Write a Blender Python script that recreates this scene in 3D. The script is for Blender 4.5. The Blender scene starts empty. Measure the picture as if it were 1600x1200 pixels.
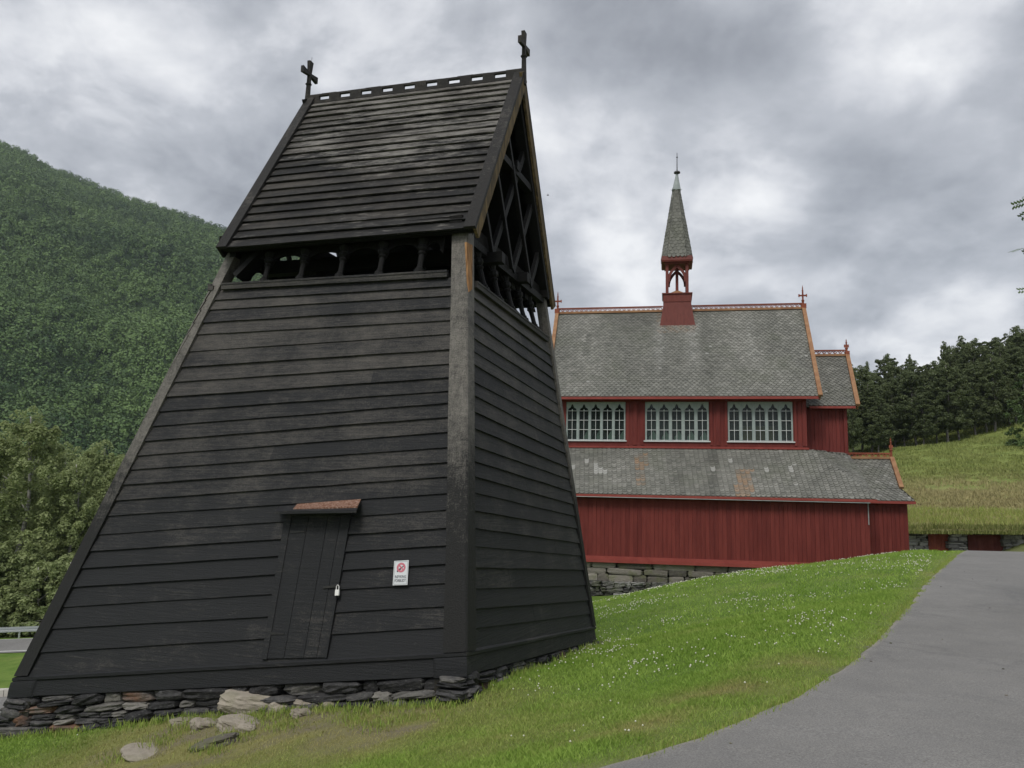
import bpy, math, random
import numpy as np
from mathutils import Vector, Matrix, noise as mnoise
random.seed(7); RNG=np.random.default_rng(7)
S=bpy.context.scene; COL=S.collection
PI=math.pi
# ---------------------------------------------------------------- camera
F0=1294.; TH=math.atan(200/F0); RHO=.024
_F=np.array([0,math.cos(TH),math.sin(TH)]); _U0=np.array([0,-math.sin(TH),math.cos(TH)]); _R0=np.array([1.,0,0])
_R=_R0*math.cos(RHO)+_U0*math.sin(RHO); _U=_U0*math.cos(RHO)-_R0*math.sin(RHO)
def ray(px,py): return _F+(px-800)/F0*_R-(py-600)/F0*_U
def W(px,py,d): return ray(px,py)*d
def onplane(px,py,p0,n):
    d=ray(px,py); return d*(np.dot(p0,n)/np.dot(d,n))
cd=bpy.data.cameras.new('camera'); cam=bpy.data.objects.new('camera',cd); COL.objects.link(cam)
cd.sensor_width=36; cd.lens=36*F0/1600; cd.clip_start=.05; cd.clip_end=9000
cam.matrix_world=Matrix(((_R[0],_U[0],-_F[0],0),(_R[1],_U[1],-_F[1],0),(_R[2],_U[2],-_F[2],0),(0,0,0,1)))
S.camera=cam
S.render.resolution_x=1024; S.render.resolution_y=768
S.view_settings.view_transform='Standard'; S.view_settings.look='None'; S.view_settings.gamma=1
S.view_settings.exposure=.64
# ---------------------------------------------------------------- materials
class NT:
    def __init__(s,name):
        s.m=bpy.data.materials.new(name); s.m.use_nodes=True; s.t=s.m.node_tree; s.t.nodes.clear()
        s.out=s.n('ShaderNodeOutputMaterial'); s.b=s.n('ShaderNodeBsdfPrincipled'); s.l(s.b.outputs[0],s.out.inputs[0])
    def n(s,typ,**k):
        nd=s.t.nodes.new(typ)
        for a,b in k.items(): setattr(nd,a,b)
        return nd
    def l(s,a,b): s.t.links.new(a,b)
    def pos(s):
        return s.n('ShaderNodeNewGeometry').outputs['Position']
    def noise(s,vec,scale,detail=4,rough=.55,sc3=None,dist=0):
        if sc3:
            mp=s.n('ShaderNodeMapping'); mp.inputs['Scale'].default_value=sc3; s.l(vec,mp.inputs[0]); vec=mp.outputs[0]
        nd=s.n('ShaderNodeTexNoise'); nd.inputs['Scale'].default_value=scale; nd.inputs['Detail'].default_value=detail
        nd.inputs['Roughness'].default_value=rough; nd.inputs['Distortion'].default_value=dist; s.l(vec,nd.inputs['Vector']); return nd.outputs['Fac']
    def ramp(s,fac,stops):
        r=s.n('ShaderNodeValToRGB'); e=r.color_ramp.elements
        while len(e)<len(stops): e.new(.5)
        for i,(p,c) in enumerate(stops):
            e[i].position=p; e[i].color=(*(c if not isinstance(c,(int,float)) else (c,c,c)),1)
        s.l(fac,r.inputs[0]); return r.outputs[0]
    def mix(s,f,a,b,mode='MIX'):
        m=s.n('ShaderNodeMix',data_type='RGBA',blend_type=mode)
        for v,i in((f,0),(a,6),(b,7)):
            if isinstance(v,(int,float)): m.inputs[i].default_value=v
            elif isinstance(v,tuple): m.inputs[i].default_value=(*v,1)
            else: s.l(v,m.inputs[i])
        return m.outputs[2]
    def math(s,op,a,b=0.,c=0.,clamp=False):
        m=s.n('ShaderNodeMath',operation=op,use_clamp=clamp)
        for v,i in((a,0),(b,1),(c,2)):
            if isinstance(v,(int,float)): m.inputs[i].default_value=v
            else: s.l(v,m.inputs[i])
        return m.outputs[0]
    def attr(s,name):
        return s.n('ShaderNodeAttribute',attribute_name=name).outputs['Fac']
    def obrand(s): return s.n('ShaderNodeObjectInfo').outputs['Random']
    def maprange(s,v,a,b,c=0.,d=1.):
        m=s.n('ShaderNodeMapRange'); s.l(v,m.inputs[0])
        for i,x in enumerate((a,b,c,d)): m.inputs[i+1].default_value=x
        return m.outputs[0]
    def bump(s,h,st=.3,dist=.02):
        b=s.n('ShaderNodeBump'); b.inputs['Strength'].default_value=st; b.inputs['Distance'].default_value=dist
        s.l(h,b.inputs['Height']); s.l(b.outputs[0],s.b.inputs['Normal'])
    def fin(s,col,rough=.8,spec=.3):
        if isinstance(col,tuple): s.b.inputs['Base Color'].default_value=(*col,1)
        else: s.l(col,s.b.inputs['Base Color'])
        if isinstance(rough,(int,float)): s.b.inputs['Roughness'].default_value=rough
        else: s.l(rough,s.b.inputs['Roughness'])
        s.b.inputs['Specular IOR Level'].default_value=spec
        return s.m
def sepz(T,p):
    s=T.n('ShaderNodeSeparateXYZ'); T.l(p,s.inputs[0]); return s.outputs
def mat_tar(name,lo,hi,z0,z1,w0,w1,grain=(1.2,1.2,38),spec=.22,white=0.):
    """tarred boards: black tar with weathered grey where the tar has gone, more of it high up"""
    T=NT(name); p=T.pos(); z=sepz(T,p)[2]
    t=T.attr('tone')
    n1=T.noise(p,1,5,.65,grain); n2=T.noise(p,1.3,5,.6); n3=T.noise(p,55,3,.7); n4=T.noise(p,7,4,.65,(1,1,3))
    w=T.maprange(z,z0,z1,w0,w1)
    a=T.math('ADD',T.math('MULTIPLY',n1,.34),T.math('MULTIPLY',n2,.45))
    a=T.math('ADD',a,T.math('MULTIPLY',n3,.50)); a=T.math('ADD',a,T.math('MULTIPLY',n4,.30)); a=T.math('ADD',a,T.math('MULTIPLY',t,.16))
    a=T.math('ADD',a,w); 
    f=T.ramp(a,[(.74,0.),(1.02,1.)])
    # second ramp (above 1 clamps) handled by scaling
    a2=T.math('MULTIPLY',a,.6); f=T.ramp(a2,[(.50,0.),(.70,1.)])
    c=T.mix(f,lo,hi)
    if white:
        nw=T.noise(p,1,7,.8,(2.6,2.6,17)); nw2=T.noise(p,.8,3,.5)
        q=T.math('ADD',T.math('ADD',nw,T.math('MULTIPLY',nw2,.5)),T.math('MULTIPLY',w,1.0))
        fw=T.ramp(T.math('MULTIPLY',q,.6),[(.485,0.),(.575,1.)])
        c=T.mix(T.math('MULTIPLY',fw,white),c,(.20,.19,.175))
    else:
        nw=T.noise(p,11,6,.85,(1,1,2.2)); fw=T.ramp(nw,[(.61,0.),(.70,1.)])
        c=T.mix(T.math('MULTIPLY',fw,T.maprange(z,z0,z1,.12,.5)),c,(.2,.19,.18))
    T.bump(T.math('ADD',n1,T.math('MULTIPLY',n3,1.1)),.7,.018)
    return T.fin(c,T.math('MULTIPLY_ADD',n3,.3,.5),spec)
TAR=mat_tar('tarred_boards',(.0185,.0195,.0215),(.100,.092,.083),-2.4,4,-.13,.11)
TARP=mat_tar('tarred_post',(.018,.018,.018),(.19,.178,.16),-1.6,1.2,-.36,.17,(26,26,1.0))
TARR=mat_tar('tarred_roof_boards',(.014,.014,.014),(.085,.077,.067),4,7.8,-.04,.14,(1.2,1.2,30),white=.9)
TARX=mat_tar('dark_ridge_timber',(.020,.019,.018),(.085,.074,.060),4,9,-.1,.0,(9,9,9))
TARB=mat_tar('barge_timber',(.018,.017,.016),(.15,.138,.12),3.5,8,-.12,-.02,(14,14,5))
TARD=mat_tar('shaded_inner_timber',(.006,.006,.006),(.035,.033,.030),2,7,-.3,-.05,(12,12,4))  # tar darkened further, painting the shade inside the belfry and under the roof
def mat_simple(name,c1,c2,scale=6,sc3=None,rough=.75,spec=.25,bump=.2,bd=.01,tone=.25,detail=5):
    T=NT(name); p=T.pos(); n=T.noise(p,scale,detail,.6,sc3); t=T.attr('tone')
    c=T.mix(T.ramp(T.math('ADD',n,T.math('MULTIPLY',T.math('SUBTRACT',t,.5),tone)),[(.3,0.),(.7,1.)]),c1,c2)
    T.bump(n,bump,bd); return T.fin(c,rough,spec)
RED=mat_simple('red_painted_boards',(.112,.018,.015),(.165,.031,.025),1,(7,7,1.1),.62,.25,.15,.004,.30)
REDT=mat_simple('red_trim',(.20,.036,.029),(.26,.055,.044),3,None,.55,.3,.1,.003)
REDB=mat_simple('belfry_red',(.115,.028,.022),(.16,.042,.033),3,(3,3,1),.6,.25,.1,.003)
ORG=mat_simple('weathered_pine',(.20,.095,.05),(.33,.19,.10),1,(3,3,3),.7,.2,.1,.003)
ORGR=mat_simple('red_brown_tracery',(.17,.045,.028),(.27,.085,.048),3,None,.7,.2,.1,.003)
FRESH=mat_simple('bare_orange_wood',(.16,.08,.035),(.42,.24,.11),1,(25,25,2.5),.8,.15,.3,.006)
BARGE=mat_simple('barge_yellow_wood',(.045,.037,.028),(.22,.155,.075),1,(18,18,2.5),.8,.15,.4,.008)
GREYP=mat_simple('grey_green_paint',(.24,.29,.28),(.33,.37,.36),8,None,.5,.35,.05,.002)
WHITEP=mat_simple('white_sill_paint',(.5,.52,.52),(.62,.63,.63),8,None,.5,.35,.05,.002)
STEEL=NT('galvanised_steel'); STEEL.b.inputs['Metallic'].default_value=.85; STEEL=STEEL.fin((.55,.57,.6),.38,.5)
IRON=mat_simple('black_iron',(.02,.02,.022),(.04,.038,.036),20,None,.55,.4,.2,.002)
LEAD=mat_simple('lead_sheet',(.24,.27,.27),(.36,.40,.40),5,None,.5,.4,.05,.002)
BRONZE=NT('bell_bronze'); BRONZE.b.inputs['Metallic'].default_value=.8; BRONZE=BRONZE.fin((.12,.12,.09),.5,.5)
PALE=mat_simple('pale_board',(.75,.78,.75),(.8,.82,.8),5)
CURT=mat_simple('ochre_wood_panel',(.42,.28,.12),(.5,.34,.15),5)
DARKROOM=mat_simple('unlit_room_black',(.010,.010,.010),(.016,.015,.014),3)
def mat_glass():
    T=NT('window_glass'); T.b.inputs['Base Color'].default_value=(.05,.062,.062,1); T.b.inputs['Roughness'].default_value=.06
    tr=T.n('ShaderNodeBsdfTransparent'); mx=T.n('ShaderNodeMixShader'); mx.inputs[0].default_value=.38
    tr.inputs[0].default_value=(.75,.85,.8,1)
    T.l(tr.outputs[0],mx.inputs[1]); T.l(T.b.outputs[0],mx.inputs[2]); T.l(mx.outputs[0],T.out.inputs[0]); return T.m
GLASS=mat_glass()
def mat_shingle():
    T=NT('slate_shingles'); p=T.pos(); t=T.attr('tone'); st=T.attr('rust'); w=T.attr('pale')
    n=T.noise(p,1.1,5,.6); n2=T.noise(p,30,4,.7); n3=T.noise(p,4,4,.7)
    a=T.math('ADD',T.math('MULTIPLY',n,.35),T.math('MULTIPLY',n2,.62)); a=T.math('ADD',a,T.math('MULTIPLY',t,.22)); a=T.math('ADD',a,T.math('MULTIPLY',n3,.3))
    c=T.ramp(T.math('MULTIPLY',a,.7),[(.32,(.090,.091,.081)),(.55,(.172,.172,.153)),(.76,(.30,.295,.27))])
    ml=T.ramp(T.noise(p,.7,4,.6),[(.5,0.),(.68,1.)]); c=T.mix(T.math('MULTIPLY',ml,.35),c,(.11,.12,.085))
    c=T.mix(T.math('MULTIPLY',st,.75),c,(.34,.19,.09)); c=T.mix(T.math('MULTIPLY',w,.8),c,(.40,.40,.38))
    T.bump(n2,.4,.01); return T.fin(c,.72,.3)
SHIN=mat_shingle()
def mat_stone(name,dark,mid,light,moss=0.,lich=.3):
    T=NT(name); p=T.pos(); t=T.attr('tone')
    n=T.noise(p,9,6,.65,(1,1,2.2)); n2=T.noise(p,42,4,.7); v=T.noise(p,3,3,.5)
    a=T.math('ADD',T.math('MULTIPLY',n,.5),T.math('MULTIPLY',t,.5)); a=T.math('ADD',a,T.math('MULTIPLY',n2,.2))
    c=T.ramp(T.math('MULTIPLY',a,.9),[(.28,dark),(.5,mid),(.8,light)])
    rs=T.attr('rust'); c=T.mix(T.math('MULTIPLY',rs,T.maprange(v,.35,.6)),c,(.17,.09,.055))
    l=T.ramp(T.noise(p,16,5,.8,(1,1,2.5)),[(.56,0.),(.66,1.)]); c=T.mix(T.math('MULTIPLY',l,lich),c,(.42,.42,.39))
    if moss:
        m=T.ramp(v,[(.5,0.),(.62,1.)]); c=T.mix(T.math('MULTIPLY',m,moss),c,(.11,.13,.04))
    T.bump(T.math('ADD',n,T.math('MULTIPLY',n2,.5)),.8,.03); return T.fin(c,.8,.3)
ST_TOWER=mat_stone('dark_fieldstone',(.014,.014,.015),(.055,.054,.055),(.20,.19,.17),0,.18)
ST_CH=mat_stone('cut_granite',(.055,.05,.043),(.135,.122,.105),(.26,.24,.21),.35,.2)
ST_RUB=mat_stone('lichened_rubble',(.02,.02,.02),(.11,.11,.10),(.26,.26,.25),.2,.55)
ST_BOULD=mat_stone('tan_boulder',(.12,.105,.085),(.24,.21,.17),(.38,.34,.28),.25,.12)
ST_STAB=mat_stone('stable_stone',(.10,.10,.10),(.22,.22,.21),(.42,.42,.40),.15,.25)
BACKING=mat_simple('painted_gap_shade',(.010,.010,.009),(.03,.027,.022),9)  # near-black colour stands in for shade in the gaps between stones
def mat_leaf(name,c1,c2,trans=.25,rnd=.5):
    T=NT(name); t=T.attr('tone'); r=T.obrand()
    f=T.math('ADD',T.math('MULTIPLY',t,1-rnd*.5),T.math('MULTIPLY',r,rnd*.5))
    c=T.mix(f,c1,c2); T.fin(c,.55,.25)
    tl=T.n('ShaderNodeBsdfTranslucent'); T.l(T.mix(.2,c,(.16,.20,.05)),tl.inputs[0])
    mx=T.n('ShaderNodeMixShader'); mx.inputs[0].default_value=trans; T.l(T.b.outputs[0],mx.inputs[1]); T.l(tl.outputs[0],mx.inputs[2]); T.l(mx.outputs[0],T.out.inputs[0])
    return T.m
LEAF_L=mat_leaf('birch_leaves',(.19,.24,.10),(.42,.48,.225),.45)
LEAF_R=mat_leaf('dark_hill_leaves',(.072,.098,.046),(.21,.25,.12),.35)
LEAF_M=mat_leaf('mountain_leaves',(.028,.066,.018),(.120,.195,.055),.1,0.)
LEAF_N=mat_leaf('rowan_leaves',(.05,.09,.03),(.14,.20,.07))
BARK=mat_simple('birch_bark',(.10,.09,.08),(.45,.44,.42),3,(1,1,4),.8,.2,.2,.01)
BARKD=mat_simple('dark_bark',(.05,.045,.04),(.26,.25,.23),3,(1,1,4),.8,.2,.2,.01)
def mat_ground():
    T=NT('lawn_ground'); p=T.pos(); dry=T.attr('dry'); soil=T.attr('soil'); md=T.attr('meadow')
    n=T.noise(p,1.2,5,.6); n2=T.noise(p,14,5,.7); n3=T.noise(p,90,3,.7)
    g=T.mix(T.ramp(n,[(.35,0.),(.65,1.)]),(.105,.19,.028),(.19,.28,.058))
    g=T.mix(T.math('MULTIPLY',n3,.6),g,(.05,.08,.018))
    d=T.mix(n2,(.19,.19,.065),(.30,.27,.11)); c=T.mix(T.math('MULTIPLY',dry,.9),g,d)
    so=T.mix(n2,(.12,.10,.075),(.25,.215,.165)); c=T.mix(soil,c,so)
    # far meadow: green with straw coloured and tufted patches
    m1=T.noise(p,.16,5,.6,(1,1,5)); m2=T.noise(p,.9,5,.7,(.35,1,1))
    mg=T.mix(T.ramp(m2,[(.35,0.),(.62,1.)]),(.12,.16,.040),(.22,.26,.075))
    z=sepz(T,p)[2]; zb=T.math('ADD',z,T.math('MULTIPLY',m1,3.0)); br=T.ramp(T.maprange(zb,2.2,5.2),[(.0,1.),(1.,0.)])
    mg=T.mix(T.math('MULTIPLY',br,.75),mg,(.27,.235,.115))
    c=T.mix(md,c,mg)
    T.bump(T.math('ADD',T.math('MULTIPLY',n3,.5),n2),.7,.05); return T.fin(c,.9,.15)
GROUND=mat_ground()
def mat_blade():
    T=NT('grass_blades'); t=T.attr('tone'); d=T.attr('dry')
    g=T.mix(t,(.16,.29,.035),(.37,.50,.11)); s=T.mix(t,(.27,.26,.09),(.46,.41,.18)); c=T.mix(d,g,s); T.fin(c,.6,.2)
    tl=T.n('ShaderNodeBsdfTranslucent'); T.l(c,tl.inputs[0]); mx=T.n('ShaderNodeMixShader'); mx.inputs[0].default_value=.3
    T.l(T.b.outputs[0],mx.inputs[1]); T.l(tl.outputs[0],mx.inputs[2]); T.l(mx.outputs[0],T.out.inputs[0]); return T.m
BLADE=mat_blade()
def mat_asphalt():
    T=NT('asphalt'); p=T.pos(); e=T.attr('edge')
    n=T.noise(p,.5,5,.6); n2=T.noise(p,75,4,.85); n3=T.noise(p,3,6,.7); n4=T.noise(p,420,2,.6)
    c=T.mix(T.ramp(n,[(.3,0.),(.7,1.)]),(.205,.200,.190),(.275,.268,.255))
    c=T.mix(T.math('MULTIPLY',T.ramp(n3,[(.4,0.),(.7,1.)]),.35),c,(.14,.14,.145))
    c=T.mix(T.ramp(n2,[(.38,.75),(.6,0.)]),c,(.085,.083,.08)); c=T.mix(T.ramp(n2,[(.62,0.),(.74,.7)]),c,(.36,.35,.34))
    # cracks: thin wandering dark lines
    v=T.n('ShaderNodeTexVoronoi',feature='DISTANCE_TO_EDGE'); v.inputs['Scale'].default_value=.16
    mp=T.mix(.25,p,T.n('ShaderNodeTexNoise').outputs['Color']); 
    nn=T.n('ShaderNodeTexNoise'); nn.inputs['Scale'].default_value=1.4; nn.inputs['Detail'].default_value=6; T.l(p,nn.inputs['Vector'])
    ad=T.n('ShaderNodeVectorMath',operation='MULTIPLY_ADD'); ad.inputs[1].default_value=(.9,.9,.9); T.l(nn.outputs['Color'],ad.inputs[0]); T.l(p,ad.inputs[2]); T.l(ad.outputs[0],v.inputs['Vector'])
    cr=T.math('MULTIPLY',T.ramp(v.outputs['Distance'],[(.0,1.),(.006,0.)]),.22)
    c=T.mix(cr,c,(.06,.06,.065))
    c=T.mix(T.math('MULTIPLY',e,T.maprange(n3,.3,.55)),c,(.36,.33,.27))
    T.bump(n2,.5,.006); return T.fin(c,.85,.3)
ASPH=mat_asphalt()
WLINE=mat_simple('white_road_paint',(.6,.6,.58),(.7,.7,.68),8)
CONC=mat_simple('pale_concrete',(.42,.40,.36),(.52,.50,.46),2)
FLOWER=NT('clover_white').fin((.62,.62,.50),.8,.1)
def flat(name,c,r=.6): return NT(name).fin(c,r,.3)
SIGNW=flat('sign_white',(.62,.64,.66),.35); SIGNR=flat('sign_red',(.52,.16,.20)); SIGNK=flat('sign_black',(.03,.035,.045)); BRASS=flat('padlock_steel',(.72,.72,.70),.3)
# ---------------------------------------------------------------- mesh helpers
class MB:
    def __init__(s): s.v=[]; s.f=[]; s.t=[]; s.a={}
    def add(s,vs,fs,tone=None,**kw):
        o=len(s.v); s.v+= [tuple(map(float,p)) for p in vs]
        t=random.random() if tone is None else tone
        for f in fs:
            s.f.append([i+o for i in f]); s.t.append(t)
            for k in ('rust','pale'): s.a.setdefault(k,[]).append(kw.get(k,0.))
    def box(s,c,size,axes=None,tone=None,**kw):
        c=np.array(c,float); h=np.array(size,float)/2
        A=np.eye(3) if axes is None else np.array(axes,float)
        vs=[c+A.T@(h*np.array(q)) for q in ((-1,-1,-1),(1,-1,-1),(1,1,-1),(-1,1,-1),(-1,-1,1),(1,-1,1),(1,1,1),(-1,1,1))]
        s.hexa(vs,tone,**kw)
    def hexa(s,vs,tone=None,**kw):
        s.add(vs,[(0,3,2,1),(4,5,6,7),(0,1,5,4),(1,2,6,5),(2,3,7,6),(3,0,4,7)],tone,**kw)
    def beam(s,p,q,w,h,up=(0,0,1),tone=None,w2=None,h2=None,**kw):
        p=np.array(p,float);q=np.array(q,float);d=q-p;d/=np.linalg.norm(d);up=np.array(up,float)
        a=np.cross(d,up);a/=np.linalg.norm(a);b=np.cross(a,d); w2=w if w2 is None else w2; h2=h if h2 is None else h2
        f=lambda P,w,h:[P-a*w/2-b*h/2,P+a*w/2-b*h/2,P+a*w/2+b*h/2,P-a*w/2+b*h/2]
        v=f(p,w,h)+f(q,w2,h2); s.add(v,[(0,3,2,1),(4,5,6,7),(0,1,5,4),(1,2,6,5),(2,3,7,6),(3,0,4,7)],tone,**kw)
    def tube(s,pts,rs,n=8,tone=None,cap=True):
        pts=[np.array(p,float) for p in pts]; vs=[];fs=[]
        for i,p in enumerate(pts):
            d=pts[min(i+1,len(pts)-1)]-pts[max(i-1,0)]; d/=np.linalg.norm(d)+1e-9
            a=np.cross(d,(0,0,1) if abs(d[2])<.9 else (1,0,0)); a/=np.linalg.norm(a); b=np.cross(d,a)
            r=rs[i] if hasattr(rs,'__len__') else rs
            for k in range(n): vs.append(p+r*(a*math.cos(2*PI*k/n)+b*math.sin(2*PI*k/n)))
        for i in range(len(pts)-1):
            for k in range(n): fs.append((i*n+k,i*n+(k+1)%n,(i+1)*n+(k+1)%n,(i+1)*n+k))
        if cap: fs.append(tuple(range(n))); fs.append(tuple((len(pts)-1)*n+k for k in range(n)))
        s.add(vs,fs,tone)
    def lathe(s,base,axis,prof,n=10,tone=None):
        base=np.array(base,float);axis=np.array(axis,float); L=1.
        s.tube([base+axis*z for z,r in prof],[r for z,r in prof],n,tone)
    def poly(s,pts,n,th,tone=None,**kw):
        """extrude a planar polygon (3D pts) by th along n"""
        pts=[np.array(p,float) for p in pts]; n=np.array(n,float)*th; k=len(pts)
        s.add(pts+[p+n for p in pts],[tuple(range(k))[::-1],tuple(range(k,2*k))]+[(i,(i+1)%k,(i+1)%k+k,i+k) for i in range(k)],tone,**kw)
    def stone(s,c,size,axes=None,seed=0,p=3.2,rough=.10,tone=None,n=4,**kw):
        A=np.eye(3) if axes is None else np.array(axes,float); c=np.array(c,float); h=np.array(size,float)/2
        V,Fc=CUBE[n]; rs=random.Random(seed); off=Vector((rs.random()*99,rs.random()*99,rs.random()*99))
        vs=[]
        for q in V:
            m=(abs(q[0])**p+abs(q[1])**p+abs(q[2])**p)**(1/p); w=q/m
            nz=mnoise.noise(Vector(w)*1.6+off)*rough*1.6+mnoise.noise(Vector(w)*4+off)*rough*.7
            vs.append(c+A.T@(w*(1+nz)*h))
        s.add(vs,Fc,tone,**kw)
def mkcube(n):
    idx={};V=[];Fc=[]
    def vid(p):
        k=tuple(np.round(p,5))
        if k not in idx: idx[k]=len(V); V.append(np.array(k,float))
        return idx[k]
    for ax in range(3):
        for sg in (-1,1):
            for i in range(n):
                for j in range(n):
                    q=[]
                    for (a,b) in ((i,j),(i+1,j),(i+1,j+1),(i,j+1)):
                        p=[0,0,0];p[ax]=sg;p[(ax+1)%3]=-1+2*a/n;p[(ax+2)%3]=-1+2*b/n;q.append(vid(np.array(p,float)))
                    Fc.append(tuple(q if sg>0 else q[::-1]))
    return V,Fc
CUBE={n:mkcube(n) for n in (3,4,8)}
MW={}
def inv(p): return MW[p.name].inverted() if p is not None else Matrix.Identity(4)
def setattrs(me,mb):
    def put(k,vals):
        a=me.attributes.new(k,'FLOAT','FACE'); a.data.foreach_set('value',np.array(vals,np.float32))
    put('tone',mb.t)
    for k in mb.a:
        if any(mb.a[k]): put(k,mb.a[k])
def obj(name,mb,mat,parent=None,frame=None,smooth=False,label=None,cat=None,group=None,kind=None):
    if not mb.v: return None
    me=bpy.data.meshes.new(name); M=inv(parent)@(frame if frame is not None else Matrix.Identity(4))
    V=np.array(mb.v,float)
    Mn=np.array(M); V=V@Mn[:3,:3].T+Mn[:3,3]
    base=None
    if parent is None:
        base=np.array([V[:,0].mean(),V[:,1].mean(),V[:,2].min()]); V=V-base
    me.from_pydata(V.tolist(),[],mb.f); setattrs(me,mb); me.materials.append(mat)
    if smooth: me.polygons.foreach_set('use_smooth',[True]*len(me.polygons))
    o=bpy.data.objects.new(name,me); COL.objects.link(o)
    if parent is not None: o.parent=parent; MW[o.name]=MW[parent.name]
    else: o.location=base; MW[o.name]=Matrix.Translation(base)
    tag(o,label,cat,group,kind); return o
def tag(o,label=None,cat=None,group=None,kind=None):
    if label: o['label']=label
    if cat: o['category']=cat
    if group: o['group']=group
    if kind: o['kind']=kind
def empty(name,loc,rz=0,**k):
    o=bpy.data.objects.new(name,None); COL.objects.link(o); o.location=loc; o.rotation_euler=(0,0,rz)
    MW[o.name]=Matrix.Translation(Vector(loc))@Matrix.Rotation(rz,4,'Z'); tag(o,**k); return o
def npmesh(name,V,Fq,mat,attrs={},loops=4,parent=None,loc=(0,0,0),smooth=False,domain='FACE'):
    me=bpy.data.meshes.new(name); V=np.asarray(V,np.float32)-np.array(loc,np.float32); Fq=np.asarray(Fq,np.int32)
    me.vertices.add(len(V)); me.vertices.foreach_set('co',V.ravel()); me.loops.add(Fq.size); me.loops.foreach_set('vertex_index',Fq.ravel())
    me.polygons.add(len(Fq)); me.polygons.foreach_set('loop_start',np.arange(0,Fq.size,loops,dtype=np.int32)); me.polygons.foreach_set('loop_total',np.full(len(Fq),loops,np.int32))
    for k,a in attrs.items():
        at=me.attributes.new(k,'FLOAT','POINT' if len(a)==len(V) and domain!='FACE' else domain); at.data.foreach_set('value',np.asarray(a,np.float32))
    me.update(calc_edges=True); me.materials.append(mat)
    if smooth: me.polygons.foreach_set('use_smooth',[True]*len(me.polygons))
    o=bpy.data.objects.new(name,me); COL.objects.link(o); o.location=loc
    if parent is not None: o.parent=parent
    return o
def nrm(v): v=np.array(v,float); return v/np.linalg.norm(v)
# ---------------------------------------------------------------- terrain
D0=np.array([12.19992297,33.96578114,2.83340039]); PSI=math.radians(10.8)
CU=np.array([math.cos(PSI),-math.sin(PSI),0]); CV=np.array([math.sin(PSI),math.cos(PSI),0])
CHM=Matrix.Translation(Vector(D0))@Matrix.Rotation(-PSI,4,'Z')
def ch(X,Y,Z): return D0+CU*X+CV*Y+np.array([0,0,Z])
TA=np.array([-6.986,12.43,-2.529]);TB=np.array([-.502,10.377,-1.685]);TC=np.array([1.688,16.696,-2.184])
TAt=np.array([-4.663,13.088,4.116]);TBt=np.array([-.742,11.905,4.05]);TCt=np.array([.598,15.684,3.988])
TD=TA+TC-TB; TDt=TAt+TCt-TBt
_ry=np.array([-40,0,10,20,27,31,36,42,50,70]); _rz=np.array([-2.4,-1.65,-1.41,-1.17,-1.0,-.96,-1.35,-2.3,-2.5,-2.5])
def roadz(y):
    y=np.asarray(y,float); return (np.interp(y-1.2,_ry,_rz)+np.interp(y+1.2,_ry,_rz)+np.interp(y,_ry,_rz))/3
EP=[]
for (px,py) in ((908,1204),(996,1179),(1084,1152),(1154,1124),(1217,1096),(1276,1066),(1327,1032),(1366,1000),(1397,970),(1418,944),(1430,930),(1457,898),(1480,878)):
    d=ray(px,py); t=3.
    for k in range(60): t=roadz(d[1]*t)/d[2]
    EP.append(d*float(t))
for px,py,yy in ((1495,867,27.),(1511,858.5,31.)): d=ray(px,py); EP.append(d*(yy/d[1]))
EP=np.array(EP); 
_ey=np.concatenate([[-8,-2,1.5,3.2],EP[:,1],[EP[-1,1]+6,EP[-1,1]+14,80]])
_x0=EP[0,0]; _ex=np.concatenate([[_x0-13,_x0-7.5,_x0-3.4,_x0-1.35],EP[:,0],[EP[-1,0]+2.5,EP[-1,0]+4,EP[-1,0]+5]])
def edgex(y): return np.interp(y,_ey,_ex)
cps=[W(*p) for p in ((900,1200,5.4),(700,1200,6.6),(450,1200,8.2),(200,1200,9.3),(0,1200,10.2),
 (600,1087,10.6),(740,1082,10.25),(450,1089,11.0),(330,1096,11.4),(100,1125,12.3),(15,1143,12.5),(830,1050,13.2),(932,1004,16.7),
 (930,941,25),(1000,926,24.5),(1100,906,23),(1180,892,23),(1290,880,24),(1380,867,26),(1440,860,28),
 (1000,1000,13.2),(1150,1000,11),(1250,960,13),(1350,920,17),(1400,900,19),(1080,1080,8.2),(800,1120,8.8),
 (0,1100,32),(60,1088,33),(0,1046,39),(60,1041,39),(0,1021,43),(90,1017,43),(0,1001,47),(90,997,47),(-250,1110,32),(-250,1025,43),(-250,1006,47),(200,1013,43),(200,993,47))]
cps+=[np.array(p,float) for p in ((-4.8,18.9,-3.35),(-9.6,13.2,-3.9),(-12.5,16,-6.0),(-8.5,8,-3.3),(-12,8,-4.2),(-16,12,-6.3),(-17,22,-7.4),(-10,26,-6.6),(-4,28,-5.4),(-10,42,-8.0),(0,44,-5.2),(-5,5,-2.6),(-4,0,-2.1),(-12,0,-3.6),(-25,5,-6.5),(-25,20,-7.7),
 (2,50,-4),(8,60,-1.5),(-34,60,-9.6),(-20,60,-9.5),(-6,66,-6.5),(-60,50,-10),(-60,20,-9),(-50,90,-12),(-20,100,-11),
 (26,47,-.3),(40,47,-.3),(20,47,-.6),(10,48,-1.9),(60,40,1),(60,10,-1),(25,30,-1.0),(25,10,-1.5),(20,0,-1.8),(60,70,4.5))]
cps+=[ch(-14,-2.5,-6.3),ch(-9,-2.6,-6.15),ch(-5,-2.6,-5.6),ch(-1,-2.6,-4.95),ch(2.5,-2.6,-4.45),ch(5,0,-4.2),ch(4,8,-4.0),ch(-6,11,-4.6),ch(-16,5,-6.0)]
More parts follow.
